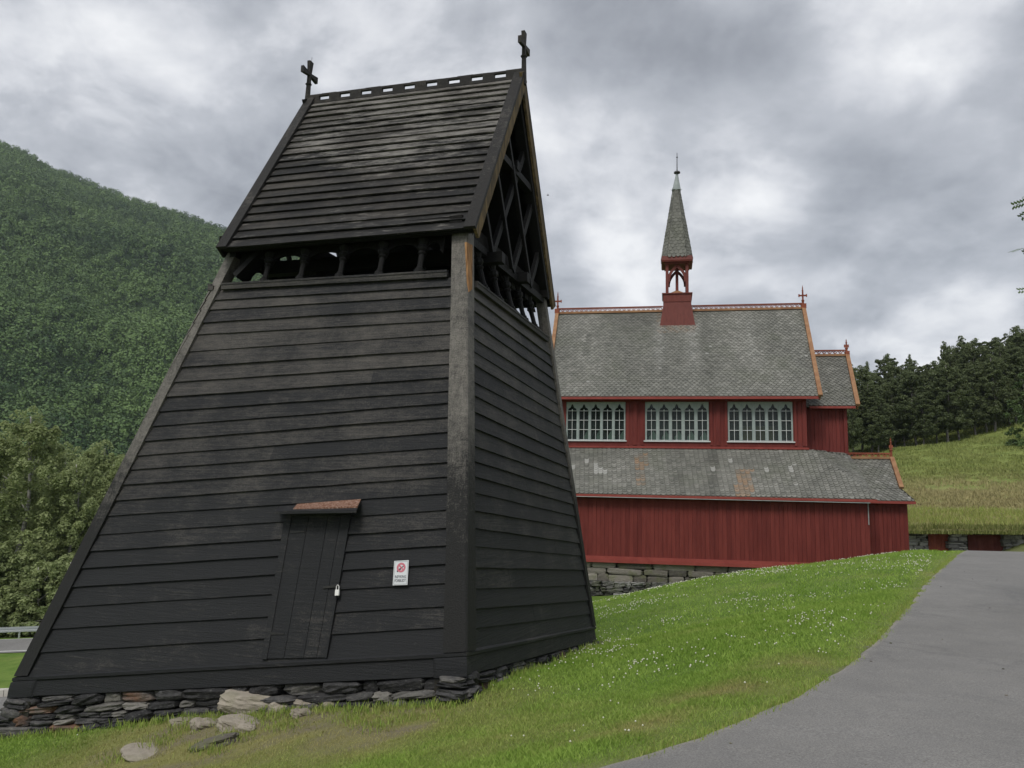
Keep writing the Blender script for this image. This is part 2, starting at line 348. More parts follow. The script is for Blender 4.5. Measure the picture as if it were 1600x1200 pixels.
cps+=[W(1420,800,52),W(1600,800,52),W(1500,760,66),W(1600,740,70),W(1420,745,72),W(1395,703,98),W(1500,690,97),W(1600,671,96),W(1700,655,96),W(1340,715,100),W(1200,730,100),W(1600,640,125),W(1400,670,125)]
cps=np.array(cps); 
def _tps(r2): return np.where(r2>1e-9,.5*r2*np.log(np.maximum(r2,1e-9)),0)
_n=len(cps); _K=_tps(((cps[:,None,:2]-cps[None,:,:2])**2).sum(-1)/100.)+np.eye(_n)*.02
_Pm=np.c_[np.ones(_n),cps[:,:2]/10]; _A=np.block([[_K,_Pm],[_Pm.T,np.zeros((3,3))]])
_w=np.linalg.solve(_A,np.r_[cps[:,2],0,0,0])
def ss(a,b,x): t=np.clip((np.asarray(x,float)-a)/(b-a),0,1); return t*t*(3-2*t)
def H0(x,y):
    x=np.asarray(x,float);y=np.asarray(y,float); sh=x.shape; X=x.ravel();Y=y.ravel(); out=np.empty(len(X))
    for i in range(0,len(X),20000):
        xs=X[i:i+20000];ys=Y[i:i+20000]
        r2=((xs[:,None]-cps[None,:,0])**2+(ys[:,None]-cps[None,:,1])**2)/100.
        out[i:i+20000]=_tps(r2)@_w[:_n]+_w[_n]+_w[_n+1]*xs/10+_w[_n+2]*ys/10
    far=-12+ (ss(0,70,X)*24)+ss(100,400,Y)*ss(0,60,X)*20
    k=ss(95,160,np.hypot(X-10,Y-50)*1.0); out=out*(1-k)+far*k
    return out.reshape(sh)
def H(x,y):
    z=H0(x,y); y=np.asarray(y,float); x=np.asarray(x,float)
    s=x-edgex(y); rz=roadz(y)
    inr=(y<44)&(y>-20)&(x<26)
    w=ss(-1.6,0,s)*inr*ss(26,22,x)
    return z*(1-w)+(rz-.012-.05*ss(.02,.15,s))*w
def grid1(lo,a,b,hi,st,g):
    c=list(np.arange(a,b,st)); s=st;v=c[-1]
    while v<hi: s*=g; v+=s; c.append(v)
    s=st;v=a;l=[]
    while v>lo: s*=g; v-=s; l.append(v)
    return np.array(l[::-1]+c)
gx=grid1(-1500,-13,15,1300,.22,1.07); gy=grid1(-250,3,32,1700,.22,1.07)
GX,GY=np.meshgrid(gx,gy); GZ=H(GX,GY)
def vnoise(x,y,s,seed=0):
    """cheap smooth value noise in numpy"""
    x=np.asarray(x)/s+seed*17.3;y=np.asarray(y)/s+seed*9.1; xi=np.floor(x).astype(np.int64);yi=np.floor(y).astype(np.int64);fx=x-xi;fy=y-yi
    fx=fx*fx*(3-2*fx);fy=fy*fy*(3-2*fy)
    h=lambda a,b:(((a*374761393+b*668265263)^((a*374761393+b*668265263)>>13))*1274126177%100003)/100003.
    return (h(xi,yi)*(1-fx)+h(xi+1,yi)*fx)*(1-fy)+(h(xi,yi+1)*(1-fx)+h(xi+1,yi+1)*fx)*fy
def fbm(x,y,s,seed=0): return .5*vnoise(x,y,s,seed)+.3*vnoise(x,y,s/2.3,seed+1)+.2*vnoise(x,y,s/5.1,seed+2)
_dp=[(*W(400,1150,9.8)[:2],1.9,1.15),(*W(250,1160,10)[:2],1.5,1.),(*W(560,1150,9.3)[:2],1.6,1.),(*W(640,1130,9.7)[:2],1.2,.6),(*W(800,1170,7.6)[:2],1.3,.45),(*W(330,1180,9.2)[:2],1.3,.8),(*W(1130,1115,7.5)[:2],.8,.7),(*W(740,1110,9.9)[:2],.7,.5),(*W(1250,1062,8.6)[:2],.7,.5),(*W(985,1170,6.6)[:2],.7,.7)]
def dryf(x,y):
    d=np.zeros_like(np.asarray(x,float))
    for (a,b,r,k) in _dp: d=np.maximum(d,k*np.exp(-((x-a)**2+(y-b)**2)/r**2))
    s=edgex(y)-x; d=np.maximum(d,.26*np.exp(-(np.maximum(s,0)/.45)**2))
    d=d*(.55+1.1*fbm(x,y,.5,3))+.9*np.maximum(0,fbm(x,y,1.6,8)-.56)
    return np.clip(d,0,1)
_sp=[(*W(215,1165,9.9)[:2],.5,1.),(*W(520,1112,10.5)[:2],.9,.8),(*W(600,1112,10.4)[:2],.5,.7),(*W(560,1160,9.1)[:2],.55,.65),(*W(440,1120,10.4)[:2],.6,.7),(*W(350,1140,10.3)[:2],.6,.6),(*W(640,1135,9.7)[:2],.45,.5),(*W(300,1130,10.8)[:2],.5,.5)]
def soilf(x,y):
    d=np.zeros_like(np.asarray(x,float))
    for (a,b,r,k) in _sp: d=np.maximum(d,k*np.exp(-((x-a)**2+(y-b)**2)/r**2))
    s=edgex(y)-x; d=np.maximum(d,.55*np.exp(-(np.maximum(s,0)/.05)**2)); d=np.maximum(d,.9*np.clip((dryf(x,y)-.35)*1.4,0,1)*(fbm(x,y,.28,44)>.5))
    return np.clip((d*(.3+1.3*fbm(x,y,.30,5))-.3)*1.3,0,1)
bumpy=(fbm(GX,GY,.8,11)-.5)*.035*(ss(.3,1.2,edgex(GY)-GX))
md=ss(44,50,GY)*ss(6,14,GX); tuft=(fbm(GX,GY,2.6,21)-.5)*.75*md*ss(130,100,GY)
GZ2=GZ+bumpy+tuft
nx,ny=len(gx),len(gy); V=np.stack([GX,GY,GZ2],-1).reshape(-1,3)
ii=(np.arange(ny-1)[:,None]*nx+np.arange(nx-1)[None]).ravel()
ground=npmesh('ground',V,np.stack([ii,ii+1,ii+nx+1,ii+nx],-1),GROUND,{'dry':dryf(GX,GY).ravel(),'soil':soilf(GX,GY).ravel(),'meadow':md.ravel()},smooth=True,domain='POINT'); tag(ground,kind='structure')
# asphalt path
ys=np.concatenate([np.arange(-6,12,.12),np.arange(12,44,.4)]); us=np.array([0,.05,.1,.2,.4,.8,1.5,3,5,7,9,11,13.5]); 
ex=edgex(ys)+ (fbm(ys,ys*0,.5,31)-.5)*.10+(fbm(ys,ys*0,.16,33)-.5)*.06
PX=ex[:,None]+us[None]; PY=ys[:,None]+0*us[None]; PZ=roadz(PY)+0*PX; PZ[:,0]-=.03
n1=len(us); V=np.stack([PX,PY,PZ],-1).reshape(-1,3); ii=(np.arange(len(ys)-1)[:,None]*n1+np.arange(n1-1)[None]).ravel()
ed=np.clip(1-us/.11,0,1)[None]*(.45+.9*fbm(PX,PY,.25,40)); 
path=npmesh('asphalt_path',V,np.stack([ii,ii+1,ii+n1+1,ii+n1],-1),ASPH,{'edge':np.clip(ed,0,1).ravel()},smooth=True,domain='POINT'); tag(path,kind='structure')
# grass blades and clover
def in_tower(x,y):
    k=np.ones_like(x,bool); P=[TA,TB,TC,TD]; 
    for i in range(4):
        a=P[i];b=P[(i+1)%4]; k&=((b[0]-a[0])*(y-a[1])-(b[1]-a[1])*(x-a[0]))>-.05*np.hypot(b[0]-a[0],b[1]-a[1])
    return k
def scatter(n,y0,y1,p,hmin,hmax,wd,seed):
    r=np.random.default_rng(seed); y=np.sqrt(r.random(n)*(y1**2-y0**2)+y0**2); x=y*(r.random(n)*1.34-.68)
    x0=x; keep=(x<edgex(y)+.01-(r.random(n)**3)*.03)&~in_tower(x,y)
    dr=dryf(x,y); so=soilf(x,y); keep&=(r.random(n)>so*.7)&(r.random(n)>dr*.42)
    cy=(x-D0[0])*CV[0]+(y-D0[1])*CV[1]; keep&=cy<-2.2
    x,y,dr=x[keep],y[keep],dr[keep]; n=len(x); nr=.5+.5*ss(0,.6,edgex(y)-x)
    z=H(x,y)+(fbm(x,y,.8,11)-.5)*.035*ss(.3,1.2,edgex(y)-x)-.004
    tf=.35+1.35*fbm(x,y,.38,14); 
    h=(hmin+(hmax-hmin)*r.random(n)**1.6)*tf*(1-.45*dr)*nr; a=r.random(n)*2*PI; ln=h*(r.random(n)*.9+.1); b=r.random(n)*2*PI
    w=wd*(.6+.8*r.random(n))
    dx=np.cos(a)*w;dy=np.sin(a)*w; tx=np.cos(b)*ln;ty=np.sin(b)*ln
    V=np.empty((n,4,3)); V[:,0]=np.stack([x-dx,y-dy,z],-1);V[:,1]=np.stack([x+dx,y+dy,z],-1)
    V[:,2]=np.stack([x+dx*.3+tx,y+dy*.3+ty,z+h],-1);V[:,3]=np.stack([x-dx*.5+tx*.45,y-dy*.5+ty*.45,z+h*.62],-1)
    tone=np.clip(-.1+.65*fbm(x,y,1.1,17)+.4*fbm(x,y,.22,19)+.4*(r.random(n)-.3),0,1); dd=np.clip((dr*1.3-.2+.5*(r.random(n)-.5)*(dr>.1)),0,1)
    return V.reshape(-1,3),tone,dd
parts=[scatter(330000,4.6,9.5,1,.015,.052,.0028,1),scatter(270000,9.5,16,1,.02,.06,.0045,2),scatter(150000,16,32,1,.03,.07,.009,3)]
# long tufts against the foundation
V=np.concatenate([p[0] for p in parts]); tn=np.concatenate([p[1] for p in parts]); dd=np.concatenate([p[2] for p in parts])
nb=len(V)//4
g=npmesh('grass',V,np.arange(nb*4).reshape(-1,4),BLADE,{'tone':tn,'dry':dd}); tag(g,'short mown green grass growing on the slope round the tower','grass',kind='stuff')
def tuft_mesh(name,pts,label,cat,hh,n,rad,mat=None,dryv=.3,seed=5,w=.006):
    r=np.random.default_rng(seed); X=[];
    P=np.array(pts); k=r.integers(0,len(P),n); x=P[k,0]+r.normal(0,rad,n); y=P[k,1]+r.normal(0,rad,n); z=P[k,2]-.01
    h=hh*(.4+.6*r.random(n)); a=r.random(n)*2*PI; ln=h*.5*r.random(n); b=r.random(n)*2*PI; w=w*(.6+.8*r.random(n))
    dx=np.cos(a)*w;dy=np.sin(a)*w;tx=np.cos(b)*ln;ty=np.sin(b)*ln
    V=np.empty((n,4,3)); V[:,0]=np.stack([x-dx,y-dy,z],-1);V[:,1]=np.stack([x+dx,y+dy,z],-1)
    V[:,2]=np.stack([x+dx*.2+tx,y+dy*.2+ty,z+h],-1);V[:,3]=np.stack([x-dx*.6+tx*.4,y-dy*.6+ty*.4,z+h*.6],-1)
    o=npmesh(name,V.reshape(-1,3),np.arange(n*4).reshape(-1,4),mat or BLADE,{'tone':r.random(n),'dry':np.clip(dryv+r.normal(0,.2,n),0,1)}); tag(o,label,cat,kind='stuff'); return o
# clover heads
def clover():
    r=np.random.default_rng(9); n=90000; y=np.sqrt(r.random(n)*(28**2-5.5**2)+5.5**2); x=y*(r.random(n)*1.2-.55)
    c=np.clip(fbm(x,y,1.5,50)*2.4-.95,0,1)*np.clip(fbm(x,y,.45,54)*2.6-.9,0,1.2); right=ss(-.4,1.5,x)
    keep=(r.random(n)<c*(.03+.5*right))&(x<edgex(y)-.3)&~in_tower(x,y)&(r.random(n)>dryf(x,y))
    cy=(x-D0[0])*CV[0]+(y-D0[1])*CV[1]; keep&=cy<-2.4
    x,y=x[keep],y[keep]; z=H(x,y)+.035+.03*r.random(len(x)); rr=.005+.004*r.random(len(x))+.00042*y
    ph=[(0,0,1),(1,0,0),(0,1,0),(-1,0,0),(0,-1,0),(0,0,-1)]; Fo=[(0,1,2),(0,2,3),(0,3,4),(0,4,1),(5,2,1),(5,3,2),(5,4,3),(5,1,4)]
    C=np.stack([x,y,z],-1); V=C[:,None]+rr[:,None,None]*np.array(ph)[None]; Fq=(np.arange(len(x))[:,None,None]*6+np.array(Fo)[None]).reshape(-1,3)
    o=npmesh('clover_flowers',V.reshape(-1,3),Fq,FLOWER,{},loops=3,smooth=True); tag(o,'tiny white clover heads scattered through the lawn beside the path','clover',kind='stuff')
clover()
ep_=[(float(edgex(y))+random.uniform(-.03,.05),y,float(roadz(y))-.005) for y in np.arange(4.6,26,.035) if vnoise(np.array([y]),np.array([0.]),.3,71)[0]>.4]
tuft_mesh('edge_grass',ep_,'small grass tufts creeping over the edge of the asphalt','grass',.055,9000,.035,None,.35,41,.0035)
# pebbles and grit on the path
mb=MB(); r=random.Random(4)
for k in range(130):
    y=4.5+r.random()**1.5*16; x=edgex(y)+ (r.random()**2.2)*5; s=.004+r.random()**3*.010
    mb.stone((x,y,float(roadz(y))+s*.3),(s*2,s*1.6,s),seed=k,n=3)
obj('path_grit',mb,ST_CH,label='loose grit and small pebbles lying on the asphalt path',cat='grit',kind='stuff')
# valley road, car park and kerb far below on the left
def sheet(name,q,mat,lift,kind='structure',nu=24,nv=4,**k):
    V=[];Fq=[]
    for j in range(nv+1):
        for i in range(nu+1):
            a=np.array(q[0])*(1-i/nu)+np.array(q[1])*i/nu; b=np.array(q[3])*(1-i/nu)+np.array(q[2])*i/nu; p=a*(1-j/nv)+b*j/nv
            V.append((p[0],p[1],float(H(p[0],p[1]))+lift))
    for j in range(nv):
        for i in range(nu): b=j*(nu+1)+i; Fq.append((b,b+1,b+nu+2,b+nu+1))
    o=npmesh(name,V,Fq,mat); tag(o,kind=kind,**k); return o
def xy(px,d,py=1040): return W(px,py,d)[:2]
sheet('parking_area',[xy(-500,27.5),xy(120,27.5),xy(120,33.2),xy(-500,33.2)],ASPH,.05)
mb=MB()
for i in range(16):
    a=xy(-400+i*32,33.4);b=xy(-400+(i+1)*32-1,33.4); za=float(H(*a));zb=float(H(*b))
    mb.beam((a[0],a[1],za+.12),(b[0],b[1],zb+.12),.45,.34)
obj('concrete_kerb',mb,CONC,label='pale concrete kerb along the edge of the car park',cat='kerb',kind='structure')
sheet('valley_road',[xy(-500,43.2),xy(200,42.6),xy(200,47),xy(-500,47.6)],ASPH,.04)
sheet('road_marking',[xy(-500,43.5),xy(200,42.9),xy(200,43.02),xy(-500,43.62)],WLINE,.05,nv=1)
sheet('road_marking',[xy(-500,47.2),xy(200,46.6),xy(200,46.72),xy(-500,47.32)],WLINE,.05,nv=1)
gr=empty('guardrail',tuple(W(40,1000,48)),label='galvanised steel crash barrier along the far side of the valley road',cat='guardrail')
mb=MB(); pr=[(0,-.155),(.05,-.14),(.05,-.06),(0,-.02),(0,.02),(.05,.06),(.05,.14),(0,.155)]
pts=[]
for i in range(14):
    p=xy(-300+i*36,48.3); z=float(H(*p))+.5; pts.append((p[0],p[1],z))
vs=[];fs=[]
for p in pts:
    for (a,b) in pr: vs.append((p[0],p[1]-a,p[2]+b))
for i in range(13):
    for k in range(7): fs.append((i*8+k,i*8+k+1,(i+1)*8+k+1,(i+1)*8+k))
mb.add(vs,fs,.5); obj('rail_beam',mb,STEEL,gr)
for p in pts[::1]:
    m=MB(); m.box((p[0],p[1]+.06,p[2]-.42),(.1,.06,.8)); obj('rail_post',m,STEEL,gr)

# ---------------------------------------------------------------- bell tower
TW=empty('bell_tower',tuple((TA+TC)/2-np.array([0,0,.4])),label='black tarred wooden bell tower with tapering board walls and a steep gabled roof',cat='bell tower')
e1=np.array([-0.95737992,0.28883159,0]); e2=np.array([0.33411194,0.9425334,0]); UZ=np.array([0,0,1.])
def pnorm(a,b,at,bt,out):
    n=np.cross(b-a,(at+bt)/2-(a+b)/2); n/=np.linalg.norm(n); return n if n@out>0 else -n
nF=pnorm(TA,TB,TAt,TBt,-e2); nR=pnorm(TB,TC,TBt,TCt,-e1); nK=pnorm(TD,TC,TDt,TCt,e2); nL=pnorm(TA,TD,TAt,TDt,e1)
oF=(TA+TB+TAt+TBt)/4; oR=(TB+TC+TBt+TCt)/4
def fF(px,py,off=0): return onplane(px,py,oF+nF*off,nF)
def fR(px,py,off=0): return onplane(px,py,oR+nR*off,nR)
yl=[453.4,469,484,504,522.4,548.5,573.4,596.5,619.6,642.4,665.5,688.6,711.4,733,756.8,781,805,834,860,886.7,916,947,981,1017.5]
yr=[434,448,462,481,500.5,522,546,568.5,590,610.7,630,651.5,674.7,698.7,721.6,744.4,770.5,796,824.5,851.5,880,910,946,979]
LF=[fF(60+(1055-y)*(318/661),y) for y in yl]+[fF(60,1058)]; RF=[fF(693+(1018-y)*(9/654),y) for y in yr]+[fF(693,1019)]
yn=[449,465,485,504,528,548,568.5,596,617,642.7,668,696,719.5,743.5,768.4,796.6,823.6,852,885.4,918.4,949.6,980.5,1012]
yf=[534,552.5,570,590,608,629,646.7,665,689,706.7,728.5,747,766.6,786.4,805,824.5,847.6,867.4,889.6,913.6,937.6,958.6,979]
LR=[fR(738.5,y) for y in yn]; RR=[fR(852+(y-533)*.152,y) for y in yf]
def ext(Ls,Rs,d0,d1):
    o=[]
    for l,r in zip(Ls,Rs):
        u=nrm(r-l); o.append((l-u*d0,r+u*d1))
    return o
def clad(lines,n,name,mat,out=.034,top=.006,seg=30,wob=.005,parent=TW,seed=1,gaps=True):
    mb=MB(); rs=random.Random(seed)
    for i in range(len(lines)-1):
        (a,b),(c,d)=lines[i],lines[i+1]   # upper, lower
        t=rs.random(); o=out*(.8+.45*rs.random()); dn=.012
        vs=[];fs=[]; ph=rs.random()*50
        # an odd board is pieced from two lengths
        brk=rs.choice([None,None,rs.uniform(.25,.75)]) if gaps else None
        for k in range(seg+1):
            s=k/seg; p=a+(b-a)*s; q=c+(d-c)*s; dv=nrm(q-p)
            w=(mnoise.noise(Vector((s*6,ph,0)))*1.2+mnoise.noise(Vector((s*22,ph,3)))*.5)*wob
            oo=o+mnoise.noise(Vector((s*4,ph,9)))*.006
            vs+= [p+n*top, q+dv*(dn+w)+n*oo, q+dv*(dn+w)+n*(oo-.028)]
        for k in range(seg):
            x=3*k; 
            fs+=[(x,x+1,x+4,x+3),(x+1,x+2,x+5,x+4)]
        # orientation irrelevant, tone changes at the joint
        base=len(mb.v); 
        for j,f in enumerate(fs):
            mb.f.append([q+base for q in f]); tt=t if (brk is None or (j//2)/seg<brk) else (t+.35)%1; mb.t.append(tt)
            for kk in('rust','pale'): mb.a.setdefault(kk,[]).append(0.)
        mb.v+=[tuple(v) for v in vs]
        if brk is not None:
            k=int(brk*seg); p=vs[3*k];q=vs[3*k+1]; u=nrm(b-a)
            mb.hexa([p-u*.002,q-u*.002,q+u*.002,p+u*.002,p-u*.002+n*.0015,q-u*.002+n*.0015,q+u*.002+n*.0015,p+u*.002+n*.0015],0.)
    return obj(name,mb,mat,parent)
linesF=ext(LF,RF,.16,.16); linesR=ext(LR,RR,.22,.16)
clad(linesF,nF,'board_cladding',TAR,seed=1); clad(linesR,nR,'board_cladding',TAR,seed=2)
# hidden faces: same rows
kr=[0.0]*0
zt=[(l[2]-LF[-1][2])/(TAt[2]-LF[-1][2]) for l in LF]
def side(a,b,at,bt): return [(a+(at-a)*t,b+(bt-b)*t) for t in zt]
clad(side(TD,TC,TDt,TCt),nK,'board_cladding',TAR,seg=4,seed=3); clad(side(TA,TD,TAt,TDt),nL,'board_cladding',TAR,seg=4,seed=4)
oK=(TD+TC+TDt+TCt)/4; oL=(TA+TD+TAt+TDt)/4
PLN={id(nF):oF,id(nR):oR,id(nK):oK,id(nL):oL}
# corner posts
def post(b,t,u1b,u2b,w0,w1,n1,n2,name='corner_post',proud=.062,zt_=None):
    mb=MB(); nseg=14; vs=[];fs=[]
    t2=b+(t-b)*1.03
    h=nrm(n1*[1,1,0]+n2*[1,1,0])*proud*1.5
    for k in range(nseg+1):
        s=k/nseg; c=b+(t2-b)*s; w=w0+(w1-w0)*s
        j=lambda q:1+.05*mnoise.noise(Vector((s*7,q,b[0])))
        def pj2(p,cons):
            Nn=np.array([q[0] for q in cons]); rr_=np.array([proud-(p-q[1])@q[0] for q in cons]); return p+Nn.T@np.linalg.solve(Nn@Nn.T,rr_)
        o=pj2(c,((n1,PLN[id(n1)]),(n2,PLN[id(n2)]))); jz=.006*mnoise.noise(Vector((s*9,2,b[0])))
        P=[o,pj2(o+u1b*w*j(5),((n1,PLN[id(n1)]),)),o+u1b*w+u2b*w,pj2(o+u2b*w*j(9),((n2,PLN[id(n2)]),))]
        bev=.022; 
        vs+=[o+u1b*bev,P[1]-u1b*.0,P[1]+u2b*.12,P[2],P[3]+u1b*.12,P[3],o+u2b*bev]
    m=7
    for k in range(nseg):
        for i in range(m): fs.append((k*m+i,k*m+(i+1)%m,(k+1)*m+(i+1)%m,(k+1)*m+i))
    fs.append(tuple(range(m)));fs.append(tuple(nseg*m+i for i in range(m)))
    mb.add(vs,fs,.5); return obj(name,mb,TARP,TW)
uAB=nrm(TB-TA);uBC=nrm(TC-TB)
post(TB,TBt,-uAB,uBC,.30,.25,nF,nR)
post(TA,TAt,uAB,uBC,.27,.20,nF,nL); post(TC,TCt,-uAB,-uBC,.22,.18,nK,nR); post(TD,TDt,uAB,-uBC,.26,.2,nK,nL)
# pale new timber let into the side of the near post
mb=MB(); a=fR(729,378,.075);b=fR(738.5,383,.075);c=fR(738,452,.075);d=fR(733,456,.075); mb.poly([a,b,c,d],-nR,.03); obj('repaired_post_edge',mb,FRESH,TW,label='pale orange bare wood patch on the near corner post')
# sill: ledge and flared skirt on the four sides
def hout(*ns): 
    h=sum(n*[1,1,0] for n in ns); return h/ (np.linalg.norm(h)**2)*len(ns)**0
DZ=np.array([0,0,-.25])
oB=hout(nF,nR);oA=hout(nF,nL);oC=hout(nR,nK);oD=hout(nK,nL)
def cornr(c,o,off,dz): return c+o*off+np.array([0,0,dz])
cor=[(TA,oA,nF),(TB,oB,nR),(TC,oC,nK),(TD,oD,nL)]
for i in range(4):
    (a,oa,n),(b,ob,_)=cor[i],cor[(i+1)%4]
    mb=MB(); N=16; tn=random.random()
    prof=[(.015,.035),(.108,.006),(.108,-.032),(.062,-.046),(.125,-.25),(.095,-.262),(.0,-.262)]
    vs=[];fs=[]
    for k in range(N+1):
        s=k/N
        for (off,dz) in prof:
            p=cornr(a,oa,off,dz)*(1-s)+cornr(b,ob,off,dz)*s; p=p+n*mnoise.noise(Vector((s*5,i,off*9)))*.006+UZ*mnoise.noise(Vector((s*4,i+7,0)))*.008*(1 if 0<k<N else 0)
            vs.append(p)
    m=len(prof)
    for k in range(N):
        for q in range(m-1): fs.append((k*m+q,k*m+q+1,(k+1)*m+q+1,(k+1)*m+q))
    mb.add(vs,fs,tn); obj('sill_board',mb,TAR,TW)
for (c,o,ns,u) in ((TB,oB,nF,-uAB),(TA,oA,nF,uAB)):
    mb=MB(); pr=[(.088,-.04),(.125,-.055),(.15,-.15),(.16,-.262),(.02,-.262),(.02,-.04)]
    vs=[];fs=[]
    for k,(L,e) in enumerate(((0,0),(.2,0),(.40,.0),(.42,-.02))):
        for (off,dz) in pr:
            p=cornr(c,o,off+e,dz)+u*L; vs.append(p)
    m=len(pr)
    for k in range(3):
        for q in range(m): fs.append((k*m+q,k*m+(q+1)%m,(k+1)*m+(q+1)%m,(k+1)*m+q))
    fs.append(tuple(range(m)));fs.append(tuple(3*m+q for q in range(m)))
    mb.add(vs,fs,.3); obj('sill_corner_cap',mb,TAR,TW)
# top rail of the walls
def rail(a,b,n): 
    mb=MB(); mb.beam(a+n*.02+UZ*.03,b+n*.02+UZ*.03,.10,.075,tone=.6); mb.beam(a+n*.045+UZ*.075,b+n*.045+UZ*.075,.07,.03,tone=.3); return obj('top_rail',mb,TAR,TW)
rF=linesF[0]; rR=linesR[0]; sK=side(TD,TC,TDt,TCt)[0]; sL=side(TA,TD,TAt,TDt)[0]
for l,n in (((LF[0],RF[0]),nF),((LR[0],RR[0]),nR),(sK,nK),(sL,nL)): rail(l[0],l[1],n)
SHADEW=mat_simple('shade_black_header',(.006,.006,.006),(.018,.017,.016),3,(12,12,4),.8,.1)  # near-black copy of the tarred wood, painting the eave's shade onto the heads
# louvre storey: colonnettes, arched heads and header beams
ZH=4.12
def arcade(l,n,fr,name=''):
    a,b=l; u=nrm(b-a); L=np.linalg.norm(b-a); hn=nrm(n*[1,1,0])
    zr=(a[2]+b[2])/2+.09; zr_a=a[2]+.09; zr_b=b[2]+.09
    for f in fr:
        p=a+(b-a)*f+UZ*.09; lean=-hn*.10; hgt=(ZH-.10)-p[2]; ax=(UZ*hgt+ (-hn)*hgt*.28)
        mb=MB(); r=.045
        mb.lathe(p-hn*.03,ax,[(0,.078),(.10,.078),(.12,.055),(.17,.06),(.19,r),(.30,r*.92),(.42,r*.95),(.56,r),(.60,r*1.5),(.63,r*1.5),(.66,r*1.1),(.72,r*1.9),(.80,r*2.0),(.84,r*1.4),(1.0,r*2.4)],8)
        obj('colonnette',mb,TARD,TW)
    mb=MB(); fs_=[.075]+list(fr)+[.925]
    top=ZH
    for i in range(len(fs_)-1):
        x0=fs_[i]*L;x1=fs_[i+1]*L; w=(x1-x0)/2-.055; xc=(x0+x1)/2; r=min(w,.24); N=10
        xs=[x0]+[xc-w*math.cos(PI*k/N) for k in range(N+1)]+[x1]
        for k in range(len(xs)-1):
            def zl(x):
                q=abs(x-xc)/w
                return (top-.13-.15*(1-math.sqrt(max(0,1-min(q,1)**2)))) if q<=1 else top-.33
            A=[];
            for x in (xs[k],xs[k+1]):
                base=a+u*x; bz=base[2]
                lo=zl(x); lo=max(lo,bz+.1)
                for z in (lo,top): A.append(base*[1,1,0]+UZ*z-hn*(z-bz)*.28)
            vs=[A[0],A[2],A[3],A[1]]; vs=vs+[v-hn*.05 for v in vs]
            mb.hexa([vs[0],vs[1],vs[2],vs[3],vs[4],vs[5],vs[6],vs[7]],.4)
    obj('arched_head_board',mb,SHADEW,TW)
    mb=MB(); ins=-hn*(ZH-zr)*.28; mb.beam(a*[1,1,0]+UZ*(ZH+.1)+ins,b*[1,1,0]+UZ*(ZH+.1)+ins,.2,.22,tone=.5); obj('header_beam',mb,SHADEW,TW)
arcade(rF,nF,(.21,.365,.53,.69,.845)); arcade(rR,nR,(.2,.36,.52,.68,.84)); arcade(sK,nK,(.18,.34,.5,.66,.82)); arcade(sL,nL,(.17,.33,.5,.67,.83))
# curved braces inside the corners
mb=MB()
for f0,f1 in ((0,.30),(.335,.42),(.44,.76)):
    a,b=sK; q=[a+(b-a)*f0,a+(b-a)*f1]; hn_=nrm(nK*[1,1,0]); z_=(a[2]+b[2])/2
    mb.poly([q[0]*[1,1,0]+UZ*z_-hn_*.12,q[1]*[1,1,0]+UZ*z_-hn_*.12,q[1]*[1,1,0]+UZ*4.2-hn_*.32,q[0]*[1,1,0]+UZ*4.2-hn_*.32],hn_,.03,.4)
obj('sky_blocking_board',mb,TARD,TW)  # boards added behind the rear arcade to block the sky seen through it
for (c,t,u,n) in ((TA,TAt,uAB,nF),(TD,TDt,uAB,nK),(TC,TCt,-uAB,nK)):
    mb=MB(); p0=c+(t-c)*.93+u*.3-n*.16; p1=c+(t-c)*1.0+u*.62-n*.16; mb.beam(p0,p1,.10,.26,up=n); obj('corner_brace',mb,TARD,TW)
# bell frame: floor, tie beams, posts (dark)
ctr=(TAt+TCt)/2
mb=MB(); z=3.18; q=[LF[0],RF[0],RR[0]]; D4=LF[0]+RR[0]-RF[0]
P=[LF[0],RF[0],RR[0],D4]; P=[np.array([p[0],p[1],z]) for p in P]; cc=sum(P)/4; P=[cc+(p-cc)*.97 for p in P]; mb.poly(P,UZ,.06,.3); obj('bell_floor',mb,TARD,TW)
for k,off in enumerate((-1.2,-.4,.45,1.2)):
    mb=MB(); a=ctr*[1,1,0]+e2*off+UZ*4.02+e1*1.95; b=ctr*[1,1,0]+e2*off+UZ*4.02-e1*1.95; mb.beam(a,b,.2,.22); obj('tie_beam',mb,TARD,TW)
for off in (-.9,.9):
    mb=MB(); mb.beam(ctr*[1,1,0]+e1*off-e2*1.9+UZ*4.2,ctr*[1,1,0]+e1*off+e2*1.9+UZ*4.2,.18,.18); obj('cross_beam',mb,TARD,TW)
    for o2 in (-1.1,1.1):
        mb=MB(); mb.beam(ctr*[1,1,0]+e1*off+e2*o2+UZ*3.2,ctr*[1,1,0]+e1*off+e2*o2+UZ*4.1,.16,.16,up=(1,0,0)); obj('bell_frame_post',mb,TARD,TW)
for k,(a,b) in enumerate(((.45,0),(-.75,.1))):
    bl=empty('bell',tuple(ctr*[1,1,0]+e1*a+e2*b+UZ*3.36),label=('bronze bell hanging in the left half of the tower\'s open belfry' if k==0 else 'bronze bell hanging in the right half of the tower\'s open belfry'),cat='bell',group='bells in the tower')
    mb=MB(); mb.lathe(ctr*[1,1,0]+e1*a+e2*b+UZ*3.38,UZ*.55,[(0,.30),(.03,.31),(.12,.27),(.3,.21),(.6,.17),(.85,.15),(.95,.10),(1.,.02)],20); obj('bell_body',mb,BRONZE,bl,smooth=True)
    mb=MB(); mb.box(ctr*[1,1,0]+e1*a+e2*b+UZ*4.0,(.12,.9,.2),[e1,e2,UZ]); obj('headstock',mb,TARD,bl)
